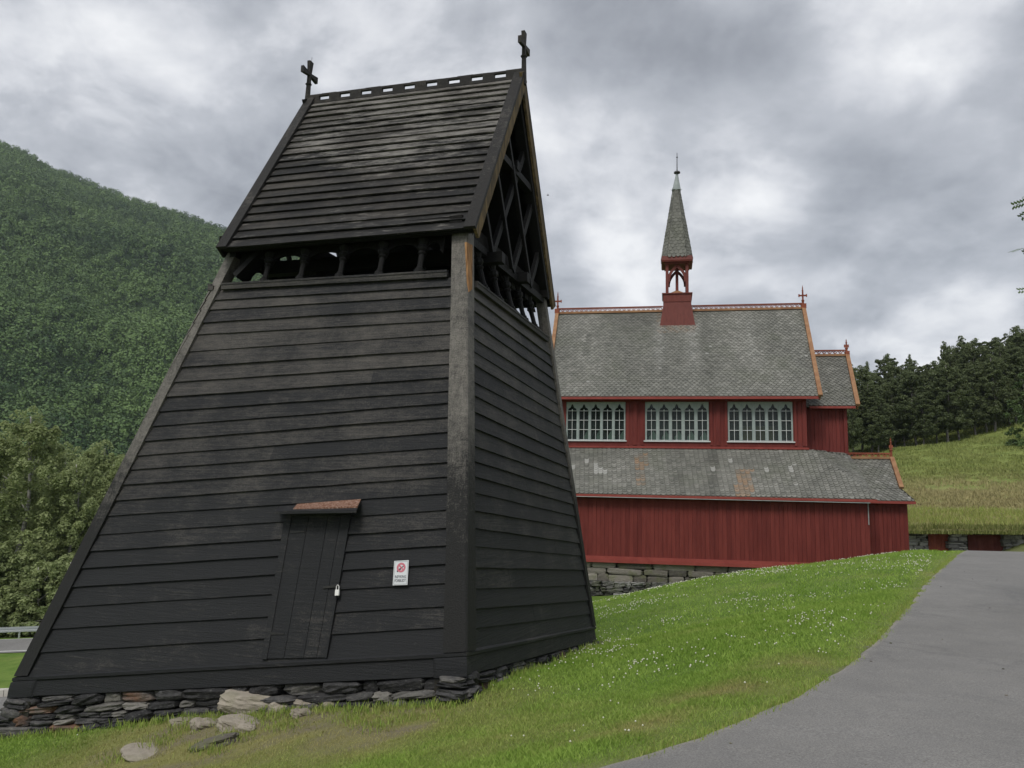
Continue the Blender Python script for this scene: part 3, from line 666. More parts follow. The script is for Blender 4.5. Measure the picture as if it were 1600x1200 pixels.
# roof
E1=np.array([-4.744,12.876,4.067]);E2=np.array([-.595,11.582,4.06]);R1=np.array([-4.088,15.071,7.871]);R2=np.array([.06,13.793,7.815]);E3=np.array([.773,15.945,4.046]);E4=E1+E3-E2
R1d=R1-UZ*.14;R2d=R2-UZ*.14
def roofside(ea,eb,ra,rb,outd,seed):
    n=np.cross(eb-ea,ra-ea); n/=np.linalg.norm(n); n=n if n@outd>0 else -n
    N=21; L=[(ra+(ea-ra)*(k/N)**1.06,rb+(eb-rb)*(k/N)**1.06) for k in range(N+1)]
    L=[(p+(q-p)*.0,q) for p,q in L]
    clad(L,n,'roof_boards',TARR,out=.042,top=.004,seg=34 if seed==5 else 6,wob=.005,seed=seed)
    mb=MB(); mb.poly([ea,eb,rb,ra],-n,.05,.3); obj('roof_underlay',mb,TARD,TW)
    mb=MB(); d=nrm(ea-ra); mb.beam(ea-n*.07-d*.10,eb-n*.07-d*.10,.10,.10); obj('eave_batten',mb,TARD,TW)
    return n
nf=roofside(E1,E2,R1d,R2d,-e2,5); nb_=roofside(E4,E3,R1d,R2d,e2,6)
def barge(e,r,n,g,mat2,low=.03):
    d=nrm(r-e); s=e-d*low; t=r+d*.10
    def bx(m,g0,g1,n0,n1,a,b,tn):
        m.hexa([a+g*g0+n*n0,a+g*g1+n*n0,b+g*g1+n*n0,b+g*g0+n*n0,a+g*g0+n*n1,a+g*g1+n*n1,b+g*g1+n*n1,b+g*g0+n*n1],tn)
    mb=MB(); K=8
    for k in range(K):
        a=s+(t-s)*k/K;b=s+(t-s)*(k+1)/K; bx(mb,-.15,.035,.03,.085,a,b,.4)
    o=obj('barge_board',mb,TARB,TW)
    mb=MB(); rs=random.Random(3)
    for k in range(K*3):
        a=s+(t-s)*k/K/3;b=s+(t-s)*(k+1)/K/3; bx(mb,-.015,.032,-.14-.012*rs.random(),.03,a,b,rs.random()*.3+.3)
    obj('barge_fascia',mb,mat2,o)
barge(E2,R2d,nf,-e1,BARGE); barge(E3,R2d,nb_,-e1,BARGE); barge(E1,R1d,nf,e1,TARD); barge(E4,R1d,nb_,e1,TARD)
# rafters under the gable overhang & open gable framing, both ends
for (pb,pc,g) in ((TBt,TCt,-e1),(TAt,TDt,e1)):
    zb=4.12; a=pb*[1,1,0]+UZ*zb; b=pc*[1,1,0]+UZ*zb; u=nrm(b-a); L=np.linalg.norm(b-a); rise=L/2*(3.7/2.28); apex=(a+b)/2+UZ*rise
    G=MB()
    for w in ((a,apex),(b,apex)): G.beam(w[0],w[1],.14,.18,up=g)
    s=rise/(L/2)
    def hit(f,dirn):  # member from base fraction f parallel to left rafter (dirn=1) to the right rafter, or mirrored
        x0=f*L; 
        if dirn>0: x1=(x0+L)/2; 
        else: x1=x0/2
        return a+u*x1+UZ*((x1-x0)*s*dirn)
    for f in (.27,.52,.76): G.beam(a+u*L*f,hit(f,1),.12,.07,up=g)
    for f in (.24,.48,.73): G.beam(a+u*L*f+g*.05,hit(f,-1)+g*.05,.08,.06,up=g)
    G.beam(a+(apex-a)*.55,b+(apex-b)*.55,.12,.14,up=g)
    obj('gable_lattice',G,TARD,TW)
    m=MB(); m.beam(a-g*.05-UZ*.05,b-g*.05-UZ*.05,.12,.12); obj('gable_tie',m,TARD,TW)
mb=MB(); mid1=(TAt+TDt)/2*[1,1,0];mid2=(TBt+TCt)/2*[1,1,0]
for zz in (6.0,):
    mb.beam(mid1+UZ*zz+e1*.1,mid2+UZ*zz-e1*.1,.14,.16)
obj('roof_purlin',mb,TARD,TW)
# pierced ridge board
mb=MB(); u=nrm(R2-R1); L=np.linalg.norm(R2-R1); hn=nrm(np.cross(u,UZ)); N=9; 
def rb(x0,x1,z0,z1,t): mb.hexa([R1+u*x+hn*h+UZ*z for z in(z0,z1) for (x,h) in ((x0,-.03),(x1,-.03),(x1,.03),(x0,.03))],t)
rb(0,L,-.16,-.098,.5)
for k in range(14): rb(L*k/14,L*(k+1)/14,-.014,.026+.004*math.sin(k*2.),.5+.3*math.sin(k*3.1))
hx=[(240,302),(368,432),(500,565),(632,698),(768,836),(907,976),(1045,1117),(1187,1260),(1333,1405)]
def fx(p): 
    q=440+p/4.; # solve x along the ridge for the pixel column
    lo,hi=0,L
    for _ in range(40):
        m=(lo+hi)/2;P=R1+u*m; X=800+F0*(P@_R)/(P@_F)
        if X<q: lo=m
        else: hi=m
    return lo
prev=0
for a,b in hx: rb(prev,fx(a),-.098,-.014,.4); prev=fx(b)
rb(prev,L,-.098,-.014,.4); obj('pierced_ridge_board',mb,TARX,TW)
# gable crosses
for (r,g,tilt) in ((R1,e1,.05),(R2,-e1,.02)):
    base=r+g*.02; mb=MB(); up=nrm(UZ+e2*tilt*0+g*(-.02)); s=nrm(e2-up*(e2@up)); t=g
    mb.beam(base-up*.28,base+up*.46,.08,.075,up=s,w2=.06,h2=.055)
    mb.beam(base+up*.44,base+up*.74,.06,.055,up=s,w2=.065,h2=.125)
    c=base+up*.47
    for sg in (-1,1): mb.beam(c,c+s*sg*.25,.06,.05,w2=.062,h2=.13)
    mb.stone(base+up*.27,(.10,.11,.05),[s,t,up],n=3,seed=4)
    o=obj('gable_cross',mb,TARX,TW)
    if g is e1: mb=MB(); mb.tube([base+up*.70+s*.03,base+up*.86+s*.035],.004,5); obj('lightning_rod',mb,IRON,o)
# projecting beam ends on the right gable
for (px,py) in ((787,403),(826,434)):
    mb=MB(); c=onplane(px,py,TBt-e1*.30,-e1); mb.beam(c+e1*.42,c,.17,.17,tone=.8); obj('beam_end',mb,TARD,TW)
# door
fo=.052
DL=lambda y:(416+(1029-y)*(39.5/221)); DR=lambda y:(507.5+(1027-y)*(36.9/215))
door=MB(); K=4; xs=[0,.30,.335*1.9,.86,1.0]
for i in range(K):
    P=[]
    for (x,y) in ((xs[i],1029),(xs[i+1],1029),(xs[i+1],803),(xs[i],803)):
        yy=y-2*x if y>900 else y-1*x; X=DL(yy)+(DR(yy)-DL(yy))*x; P.append(fF(X,yy,fo))
    g=nrm(P[1]-P[0])*.0035; P=[P[0]+g,P[1]-g,P[2]-g,P[3]+g]
    door.poly(P,-nF,.03,tone=.2+.15*i)
dr=obj('door',door,TAR,TW,label='narrow black plank door under a small lichened hood')
m=MB()
P=[fF(408,1030,fo+.012),fF(416.5,1030,fo+.012),fF(456,803,fo+.012),fF(445.5,803,fo+.012)]; m.poly(P,-nF,.05,.5)
P=[fF(507,1028,fo+.01),fF(510,1028,fo+.01),fF(548,803,fo+.01),fF(544,803,fo+.01)]; m.poly(P,-nF,.05,.5)
P=[fF(445,806,fo+.014),fF(548,806,fo+.014),fF(549,800,fo+.014),fF(446,800,fo+.014)]; m.poly(P,-nF,.05,.5)
obj('door_frame',m,TAR,TW)
for (x0,y0,x1,y1) in ((453,831,476,830.5),(422.5,989.5,444,990.5)):
    m=MB(); a=fF(x0,y0,fo+.006);b=fF(x1,y1,fo+.006); m.beam(a,b,.012,.035,up=UZ,w2=.01,h2=.018); obj('hinge',m,IRON,dr)
m=MB(); a=fF(505,917.5,fo+.012);b=fF(531,915.5,fo+.03); m.beam(a,b,.012,.03); obj('hasp',m,IRON,dr)
m=MB(); a=fF(437,791,.02);b=fF(564,782.5,.02);c=fF(557,797,.30);d=fF(429,799,.30); m.poly([a,b,c,d],-UZ,.035,.4)
hd=obj('door_hood',m,TAR,TW); m=MB(); 
for k in range(10):
    s0,s1=.22+k*.078,.22+(k+1)*.078; q=[a+(b-a)*s0,a+(b-a)*s1,d+(c-d)*s1,d+(c-d)*s0]; q=[q[0],q[1],q[1]+(q[2]-q[1])*.8,q[0]+(q[3]-q[0])*.8]; m.poly([p+UZ*.004 for p in q],UZ,.01+.012*s0)
T=NT('orange_lichen'); p=T.pos(); T.bump(T.noise(p,60,3,.7),.8,.01); LICH=T.fin(T.ramp(T.noise(p,48,4,.7),[(.35,(.06,.03,.02)),(.5,(.20,.10,.065)),(.66,(.38,.30,.25))]),.9,.1)
obj('lichen_crust',m,LICH,hd)
pk=empty('padlock',tuple(fF(527,931,.08)),label='shiny steel padlock hanging on the hasp of the black plank door',cat='padlock')
a=nrm(fF(532,923,.08)-fF(522,923.5,.08)); upv=nrm(fF(529,905,.08)-fF(527,931,.08)); c=fF(527,926,.085)
m=MB(); m.box(c,(.055,.075,.025),[a,upv,nrm(np.cross(a,upv))]); obj('lock_body',m,BRASS,pk)
m=MB(); m.tube([c+upv*.03+a*.019*math.cos(t)*1+upv*(.045+.022*math.sin(t) if 0<=t<=PI else 0) for t in np.linspace(0,PI,9)],.0055,6); m.tube([c+upv*.03+a*.019,c+upv*.075+a*.019],.0055,6);m.tube([c+upv*.03-a*.019,c+upv*.075-a*.019],.0055,6); obj('shackle',m,BRASS,pk)
# no-smoking sign
so=.062
q=[fF(613.5,914.5,so),fF(636.5,913.8,so),fF(638.6,875.2,so),fF(616,876.5,so)]
sg=empty('no_smoking_sign',tuple(q[0]),label='small white no smoking sign fixed to the black boards right of the door',cat='sign')
m=MB(); m.poly(q,-nF,.006,.5); obj('sign_plate',m,SIGNW,sg)
sx=(q[1]-q[0]);sy=(q[3]-q[0]); wx=np.linalg.norm(sx);hy=np.linalg.norm(sy); ux=sx/wx;uy=sy/hy
sp=lambda x,y,o=.002: q[0]+sx*x+sy*y+nF*o
m=MB()
def seg(m,p,r,w,o):
    d=nrm(r-p); s=np.cross(nF,d)*w/2; m.poly([p-s,r-s,r+s,p+s],nF,.0012)
c=sp(.51,.715,.001); R_=.30*wx
vs=[];fs=[]
for k in range(28):
    t=2*PI*k/28
    for rr in (R_,R_-.026):
        vs.append(c+ux*rr*math.cos(t)+uy*rr*math.sin(t)+nF*.0015)
for k in range(28): a0=2*k;b0=2*((k+1)%28); fs.append((a0,b0,b0+1,a0+1))
m.add(vs,fs,.5); dd_=(-ux+uy)/1.414; seg(m,c+dd_*(R_-.01),c-dd_*(R_-.01),.02,0); obj('prohibition_ring',m,SIGNR,sg)
m=MB(); seg(m,c-ux*.055-uy*.05,c-ux*.005-uy*.012,.022,0); seg(m,c+ux*.004-uy*.004,c+ux*.03+uy*.016,.012,0); obj('cigarette_symbol',m,SIGNK,sg)
m=MB(); bz=.05
for (p,r) in (((.06,.04),(.94,.04)),((.94,.04),(.94,.965)),((.94,.965),(.06,.965)),((.06,.965),(.06,.04))): seg(m,sp(*p,.001),sp(*r,.001),.004,0)
obj('sign_border',m,flat('sign_grey',(.25,.27,.28)),sg)
def text(s,x0,x1,y0,y1,parent):
    cu=bpy.data.curves.new('lettering','FONT'); cu.body=s; cu.resolution_u=3; cu.offset=.012
    to=bpy.data.objects.new('t',cu); COL.objects.link(to); dg=bpy.context.evaluated_depsgraph_get(); me=to.evaluated_get(dg).to_mesh()
    V=np.array([v.co[:] for v in me.vertices]); Fs=[list(p.vertices) for p in me.polygons]; to.evaluated_get(dg).to_mesh_clear(); bpy.data.objects.remove(to); 
    V[:,0]=(V[:,0]-V[:,0].min())/np.ptp(V[:,0]); V[:,1]=(V[:,1]-V[:,1].min())/np.ptp(V[:,1])
    m=MB(); m.add([sp(x0+(x1-x0)*a,y0+(y1-y0)*b,.0022) for a,b,_ in V],Fs,.5); obj('lettering',m,SIGNK,parent)
text('RØYKING',.13,.87,.285,.40,sg); text('FORBUDT',.12,.88,.12,.245,sg)
# dry stone foundation under the sill
FND=empty('stone_foundation',tuple((TA+TB)/2-np.array([0,0,.6])),label='low dry stone wall of dark slabs carrying the black bell tower',cat='stone foundation')
def stonewall(a,b,ztop,gfun,n,mat,parent,seed,hr=(.10,.20),lr=(.18,.58),dep=.34,slope=.0,name='stone_courses',below=.12,rustp=.03,rough=.13,split=True,pp=(3.4,6.5)):
    """courses of irregular stones from ztop down to the ground along a-b"""
    rs=random.Random(seed); L=np.linalg.norm((b-a)[:2]); u=nrm((b-a)*[1,1,0]); hn=nrm(n*[1,1,0]); mb=MB(); gm=min(float(gfun(*(a+(b-a)*t+hn*.1)[:2])) for t in np.linspace(0,1,9))
    zmin=gm-below-.1; z=0; zt_=lambda t: ztop[0]*(1-t)+ztop[1]*t
    depth=max(ztop)-zmin; row=0
    while z<depth:
        h=rs.uniform(*hr); x=-rs.random()*.25-slope*z
        while x<L-.06:
            l=min(rs.uniform(*lr)*(1.3 if h<sum(hr)/2 else .85),L+slope*z*.6+.05-x); t=min(max((x+l/2)/L,0),1); zc=zt_(t)-z-h/2
            P=a+(b-a)*t; P=a+u*(x+l/2); g=float(gfun(P[0]+hn[0]*.15,P[1]+hn[1]*.15))
            if zc+h/2>g-below:
                sub=[(0,h)] if not(split and rs.random()<.25 and h>.12) else [(-h*.26,h*.46),(h*.22,h*.5)]
                for dz,hh in sub:
                    ang=rs.uniform(-.05,.05)+math.atan2(ztop[1]-ztop[0],L); ax=nrm(u*math.cos(ang)+UZ*math.sin(ang)); az=nrm(UZ*math.cos(ang)-u*math.sin(ang))
                    o=rs.uniform(-.04,.05)+slope*z
                    c=np.array([P[0],P[1],zc+dz])+hn*(o-dep/2)
                    mb.stone(c,(l*rs.uniform(.96,1.05),dep*rs.uniform(.9,1.1),hh*rs.uniform(.94,1.06)),[ax,hn,az],seed=rs.randrange(99999),p=rs.uniform(*pp),rough=rough,tone=rs.random()**1.3,rust=1. if rs.random()<rustp else 0.)
            x+=l*rs.uniform(.97,1.03)
        z+=h*.95; row+=1
    o=obj(name,mb,mat,parent,smooth=False)
    m=MB(); i0=a-hn*(dep*.62);i1=b-hn*(dep*.62); m.hexa([np.array([*i0[:2],zmin])-hn*.2,np.array([*i1[:2],zmin])-hn*.2,np.array([*i1[:2],zmin]),np.array([*i0[:2],zmin]),np.array([*i0[:2],ztop[0]-.01])-hn*.2,np.array([*i1[:2],ztop[1]-.01])-hn*.2,np.array([*i1[:2],ztop[1]-.01]),np.array([*i0[:2],ztop[0]-.01])]); obj('gap_shade_core',m,BACKING,parent)  # backing box added behind the stones to darken their gaps
    return o
bb=[cornr(c,o,.13,-.265) for c,o,_ in cor]
stonewall(bb[0]-uAB*.05,bb[1],(bb[0][2],bb[1][2]),H,nF,ST_TOWER,FND,11,slope=.22)
stonewall(bb[1],bb[2],(bb[1][2],bb[2][2]),H,nR,ST_TOWER,FND,12,slope=.15)
stonewall(bb[3],bb[0],(bb[3][2],bb[0][2]),H,nL,ST_TOWER,FND,13,slope=.15); stonewall(bb[2],bb[3],(bb[2][2],bb[3][2]),H,nK,ST_TOWER,FND,14,slope=.1)
# loose boulders in front
def boulder(px,py,d,size,rz,label,seed,sink=.35,tilt=0.,tone=.6,rough=.16,p=3.,mat=ST_BOULD,grp=None):
    P=W(px,py,d); z=float(H(P[0],P[1])); c=np.array([P[0],P[1],z+size[2]*(.5-sink)]); M=Matrix.Rotation(rz,3,'Z')@Matrix.Rotation(tilt,3,'Y')
    m=MB(); m.stone(c,size,np.array(M).T,seed=seed,p=p,rough=rough,tone=tone,n=8); obj('boulder',m,mat,label=label,cat='boulder',group=grp or 'loose stones in front of the tower')
boulder(392,1092,10.75,(.78,.5,.25),.1,'large flat tan boulder leaning on the tower foundation, biggest of the loose stones',1,.12,.05,.85,.10,4.5)
boulder(322,1124,10.35,(.36,.3,.2),.4,'pointed grey boulder half buried left of the big flat one',2,.58,.1,.6)
boulder(376,1124,10.15,(.52,.38,.17),-.2,'broad low tan boulder just below the big flat one',3,.5,.08,.75,.12,4)
boulder(436,1117,10.5,(.28,.22,.16),.3,'small upright stone at the right foot of the big flat boulder',4,.45,.1,.7)
boulder(455,1096,10.85,(.42,.22,.08),0,'thin flat stone lying against the foundation right of the big boulder',5,.3,.0,.5,.1,5)
boulder(486,1110,10.55,(.48,.34,.17),-.1,'rounded grey boulder below the door, the rightmost large one',6,.55,.05,.5)
boulder(468,1132,10.15,(.24,.2,.12),.6,'small grey stone sunk in the worn grass below the door',7,.4,0,.5)
boulder(513,1118,10.3,(.16,.16,.12),.6,'little stone at the right end of the boulder group',8,.4,0,.55)
boulder(228,1166,9.75,(.50,.72,.09),.5,'pale brown slab lying flush in bare earth, leftmost of the stones',9,.66,.02,.8,.08,4)
boulder(334,1174,9.45,(.52,.22,.15),.35,'tilted grey slate slab sticking out of the lawn lowest of the stones',10,.4,-.25,.3,.14,4,ST_CH)
boulder(384,1154,9.85,(.2,.17,.12),0,'small pale stone alone in the grass above the tilted slate',12,.35,0,.8)
boulder(285,1122,10.7,(.3,.2,.10),.2,'low brown stone hidden in the grass beside the pointed boulder',13,.5,0,.6)

fp=[bb[0]+(bb[1]-bb[0])*t+nF*[1,1,0]*(.16+.05*math.sin(t*40)) for t in np.linspace(0,1,120)]+[bb[1]+(bb[2]-bb[1])*t+nR*[1,1,0]*(.12+.05*math.sin(t*40)) for t in np.linspace(0,1,80)]
fp=[(p[0],p[1],float(H(p[0],p[1]))) for i,p in enumerate(fp) if fbm(np.array([p[0]]),np.array([p[1]]),.5,66)[0]>.42]
tuft_mesh('long_grass',fp,'longer grass tufts along the foot of the stone foundation','grass',.13,2600,.07,None,.25,21,.005)
bo=[]
for (px,py,d) in ((350,1118,10.5),(400,1122,10.3),(430,1130,10.2),(470,1125,10.3),(520,1128,10.2),(300,1135,10.3),(260,1150,10),(200,1175,9.6),(340,1185,9.3),(380,1165,9.7),(450,1160,9.8),(560,1150,9.6),(600,1165,9.2),(640,1150,9.3),(620,1120,9.9),(700,1130,9.2)):
    P=W(px,py,d); bo.append((P[0],P[1],float(H(P[0],P[1]))))
tuft_mesh('worn_turf',bo,'ragged dry and green tufts in the worn patch round the loose stones','grass',.085,5200,.16,None,.45,22,.005)

# ---------------------------------------------------------------- church
CH=empty('church',tuple(ch(-4,3,-4.7)),-PSI,label='red timber church with grey slate roofs, orange barge boards and a small pointed belfry',cat='church')
def cl(px,py,Y):
    d=ray(px,py); t=((D0@CV)+Y)/(d@CV); p=d*t-D0; return np.array([p@CU,p@CV,p[2]])
def co(name,mb,mat,parent=None,**k): return obj(name,mb,mat,parent or CH,frame=CHM,**k)
X_=np.array([1.,0,0]);Y_=np.array([0,1.,0])
def vboards(name,p0,p1,z0,z1,out,w=.15,mat=None,parent=None,zt=None):
    p0=np.array(p0,float);p1=np.array(p1,float);L=np.linalg.norm(p1-p0);u=(p1-p0)/L; n=max(1,round(L/w)); mb=MB(); out=np.array(out,float)
    for i in range(n):
        a=p0+u*(L*i/n+.006);b=p0+u*(L*(i+1)/n-.006); o=out*(random.uniform(0,.006)+(.012 if i%2 else 0)); t=random.random()
        mb.hexa([np.array([*(q+s)[:2],z]) for z in (z0,z1) for q,s in ((a,o),(b,o),(b,-out*.04),(a,-out*.04))],t)
        if i: c=p0+u*(L*i/n); mb.hexa([np.array([*(c+u*e+s)[:2],z]) for z in (z0+.01,z1-.01) for e,s in ((-.012,-out*.012),(.012,-out*.012),(.012,-out*.03),(-.012,-out*.03))],0.)
    return co(name,mb,mat or RED,parent)
def hbox(name,x0,x1,y0,y1,z0,z1,mat,parent=None,mb=None,tone=None):
    m=mb or MB(); m.box(((x0+x1)/2,(y0+y1)/2,(z0+z1)/2),(x1-x0,y1-y0,z1-z0),tone=tone)
    return m if mb is not None else co(name,m,mat,parent)
def shingles(name,polys,w=.19,ex=.135,stain=None,parent=None,mat=None):
    """rounded slates laid in courses on convex planar polygons"""
    mb=MB(); rs=random.Random(len(MW))
    for poly in polys:
        P=[np.array(p,float) for p in poly]; n=np.zeros(3)
        for i in range(len(P)): n+=np.cross(P[i]-P[0],P[(i+1)%len(P)]-P[0])
        n/=np.linalg.norm(n); n=n if n[2]>0 else -n
        up=nrm(UZ-n*n[2]); sd=np.cross(up,n); O=P[0]
        Q=[((p-O)@sd,(p-O)@up) for p in P]; v0=min(q[1] for q in Q); v1=max(q[1] for q in Q); rows=int((v1-v0)/ex)+1
        mb.poly([p-n*.02 for p in P],-n,.05,.2)
        def span(v):
            xs=[]
            for i in range(len(Q)):
                (a,b),(c,d)=Q[i],Q[(i+1)%len(Q)]
                if (b-v)*(d-v)<=0 and b!=d: xs.append(a+(c-a)*(v-b)/(d-b))
            return (min(xs),max(xs)) if len(xs)>=2 else None
        for r in range(rows):
            v=v0+r*ex; s1=span(min(v+ex*.35,v1-1e-4)); 
            if not s1 or s1[1]-s1[0]<.04: continue
            x=s1[0]-(w/2 if r%2 else 0)
            while x<s1[1]:
                a=max(x,s1[0]);b=min(x+w,s1[1]); x+=w
                if b-a<.03: continue
                lift=.028+rs.random()*.010; tl=rs.uniform(-.006,.006); dv=rs.uniform(-.014,.014); g=.004
                def pt(uu,vv,h): return O+sd*uu+up*vv+n*h
                lo=v+dv; hh=ex*1.55; ww=b-a
                k_=min(1,ww/w)*.5; rim=[(a+g,lo+.10*k_*2),(a+g+ww*.10,lo+.045),(a+g+ww*.3,lo),(b-g-ww*.3,lo),(b-g-ww*.10,lo+.045),(b-g,lo+.10*k_*2)]
                top=[(b-g,v+hh),(a+g,v+hh)]; vt=[pt(q[0],q[1],lift+tl*(q[0]-a)/ww-(q[1]-v)*.1) for q in rim]+[pt(q[0],min(q[1],v1),.006) for q in top]
                vb=[pt(q[0],q[1],lift-.02) for q in rim]
                c=pt((a+b)/2,v,0); t=rs.random(); ru=pa=0.
                if stain: 
                    ru,pa,dt=stain(c,rs); t=t+dt*1.9
                if rs.random()<.002: pa=.5
                mb.add(vt+vb,[tuple(range(8))]+[(i,i+8,i+9,i+1) for i in range(5)],t,rust=ru,pale=pa)
    return co(name,mb,mat or SHIN,parent)
def crest(name,a,b,parent=None,pitch=.235,hh=.30,fin=()):
    a=np.array(a,float);b=np.array(b,float);u=nrm(b-a);L=np.linalg.norm(b-a); rt=empty_part=None
    m=MB(); m.beam(a+UZ*.045,b+UZ*.045,.16,.10,tone=.6); o=co('ridge_rail',m,ORG,parent)
    m=MB(); n=round(L/pitch); z0=.095;z1=hh-.05
    m.beam(a+UZ*(hh-.03),b+UZ*(hh-.03),.07,.055)
    for i in range(n):
        p=a+u*L*i/n;q=a+u*L*(i+.5)/n;r=a+u*L*(i+1)/n
        m.beam(p+UZ*z0,q+UZ*z1,.035,.038);m.beam(q+UZ*z1,r+UZ*z0,.035,.038)
        m.poly([p-u*.06+UZ*z1,p+u*.06+UZ*z1,p+UZ*(z1-.075)],Y_*1.,.03)
    return co(name,m,ORGR,o)
def finial(p,h,parent=None,arm=.17):
    p=np.array(p,float); m=MB(); m.tube([p-UZ*.1,p+UZ*.12,p+UZ*.2,p+UZ*.24,p+UZ*h*.75,p+UZ*h],[.05,.05,.075,.035,.03,.008],8)
    m.box(p+UZ*h*.47,(arm*2,.05,.07)); m.box(p+UZ*h*.47,(.07,.05,arm*2)); 
    for s in(-1,1): m.box(p+UZ*h*.47+X_*s*arm,(.05,.055,.13))
    m.tube([p+UZ*h*.68,p+UZ*h*.72,p+UZ*h*.76],[.02,.055,.02],8); m.tube([p+UZ*h*.84,p+UZ*h*.87,p+UZ*h*.9],[.012,.04,.012],8)
    return co('finial',m,ORGR,parent)
def bargec(e,r,wd=.17,ht=.10,ext=.06,parent=None):
    e=np.array(e,float);r=np.array(r,float);d=nrm(r-e); m=MB(); n=nrm(np.cross(X_,d)); n=n if n[2]>0 else -n
    m.beam(e-d*ext+n*.07,r+n*.07,wd,ht,up=n,tone=.6); m.beam(e-d*ext-n*.05,r-n*.05,.045,.22,up=n,tone=.3); return co('barge_board',m,ORG,parent)
# --- key measurements from the photograph
ZE=2.13; ZR=6.86; EY=-.5
XL,XR=-10.35,0.
WIN=[(-9.98,-7.43),(-6.59,-3.94),(-3.16,-.55)]
z0w,z1w=.30,1.97
# nave walls
px_=[XL]+[v for w in WIN for v in w]+[XR]
for i in range(0,8,2): vboards('clerestory_wall',(px_[i],0,0),(px_[i+1],0,0),.02,ZE,(0,-1,0),w=.2)
m=MB(); m.box(((XL+XR)/2,-.035,.02),(XR-XL+.1,.09,.08)); co('lower_band',m,REDT)
m=MB(); m.box(((XL+XR)/2,.0,.16),(XR-XL,.05,.22)); m.box(((XL+XR)/2,.0,2.06),(XR-XL,.045,.17)); co('window_band',m,RED)
for x in (XL+.1,-7.02,-3.56,-.1,-7.32,-6.7,-3.84,-3.24,-.46): m=MB(); m.box((x,-.02,1.07),(.17 if x in(XL+.1,-7.02,-3.56,-.1) else .09,.07,1.9)); co('wall_post',m,RED)
vboards('end_wall',(XR,0,0),(XR,8,0),-.3,ZE,(1,0,0)); vboards('end_wall',(XL,8,0),(XL,0,0),-.3,ZE,(-1,0,0)); vboards('back_wall',(XR,8,0),(XL,8,0),-.3,ZE,(0,1,0))
for x in (XL,XR): m=MB(); m.poly([(x,-.1,ZE),(x,8.1,ZE),(x,4,ZR-.15)],X_*(1 if x<-1 else -1),.06); co('gable_wall',m,RED)
# near-black wall, floor and ceiling behind the panes, painting the unlit room
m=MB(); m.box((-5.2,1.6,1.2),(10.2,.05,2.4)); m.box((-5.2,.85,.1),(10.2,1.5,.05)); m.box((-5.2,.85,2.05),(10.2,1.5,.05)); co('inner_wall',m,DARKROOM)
def top(q):
    if q<.42: return 1.88-.17*(q/.42)**1.7
    return 1.555+.175*math.sqrt(max(0,1-((q-.42)/.58)**2))*.95
for wi,(a,b) in enumerate(WIN):
    fr=MB(); pt=(b-a)/5; hw=.195; th=.05; y0=.02
    for k in range(5):
        xc=a+pt*(k+.5); xs=[xc+hw*(-1+2*i/22) for i in range(23)]
        for i in range(22):
            zl=[top(abs(x-xc)/hw) for x in (xs[i],xs[i+1])]
            fr.hexa([(xs[i],y0,zl[0]),(xs[i+1],y0,zl[1]),(xs[i+1],y0+th,zl[1]),(xs[i],y0+th,zl[0]),(xs[i],y0,z1w),(xs[i+1],y0,z1w),(xs[i+1],y0+th,z1w),(xs[i],y0+th,z1w)],.5)
    for k in range(6):
        x0=a if k==0 else a+pt*(k-.5)+hw; x1=b if k==5 else a+pt*(k+.5)-hw
        fr.box(((x0+x1)/2,y0+th/2,(z0w+z1w)/2),(x1-x0,th,z1w-z0w),tone=.4)
        if 0<k<5: fr.box(((x0+x1)/2,y0-.008,(z0w+z1w)/2),(.045,.03,z1w-z0w-.02),tone=.6)
    w=co('window',fr,GREYP)
    mu=MB()
    for k in range(5):
        xc=a+pt*(k+.5); mu.box((xc,y0+.03,.97),(.018,.02,1.32))
        for z in (1.585,1.18,.77,.335): mu.box((xc,y0+.033,z),(hw*2,.018,.020))
        mu.tube([(xc,y0+.02,1.60),(xc,y0+.02,1.65)],[.028,.012],6)
    co('glazing_bars',mu,WHITEP,w)
    m=MB(); m.box(((a+b)/2,-.03,z0w-.02),(b-a+.12,.12,.045)); co('window_sill',m,WHITEP,w)
    m=MB(); m.box(((a+b)/2,y0+.09,(z0w+z1w)/2),(b-a-.02,.008,z1w-z0w-.02)); co('pane',m,GLASS,w)
    if wi<2:
        m=MB()
        for k in range(5):
            x=a+pt*(k+.5)+(.08 if wi==1 else .16); 
            if wi==0 and k==0: continue
            z=.30; m.poly([(x-.17,.16,z),(x+.17,.16,z),(x+.17,.16,z+.17),(x+.06,.16,z+.36),(x,.16,z+.46),(x-.06,.16,z+.36),(x-.17,.16,z+.17)],Y_,.04)
        co('inner_gable_panel',m,PALE)
    else:
        m=MB(); m.box(((a+b)/2-.1,.5,.62),(1.45,.04,.75)); co('inner_curtain',m,CURT)
# nave roof
def st_main(c,rs):
    x,y,z=c; pale=0; dt=.18*(mnoise.noise(Vector((x*.6,z*.4,1)))*2); ru=0
    for xc,wd,k in ((-6.0,.35,.55),(-4.5,.45,.5),(-1.9,.25,.3)):
        d=abs(x-xc-.15*mnoise.noise(Vector((x,z*2,4))))/wd
        if d<1 and 3.2<z<6.2: pale=max(pale,k*(1-d)*(rs.random()*.9+.1)*min(1,(z-3.2)/1.2))
    if abs(x+5.2)<.9 and z>5.5: ru=.25*rs.random()
    dt-=.25*math.exp(-((x+3.9)/.35)**2)*(1 if z<6.3 else 0)+.12*math.exp(-((x+7.2)/1.2)**2)
    if abs(x+9.3)<.15 and 4.2<z<5.6: dt-=.5
    return ru,pale,dt
RLx,RRx=-10.95,.60
shingles('nave_roof',[[(-10.75,EY,ZE),(.42,EY,ZE),(RRx,4,ZR),(RLx,4,ZR)]],stain=st_main)
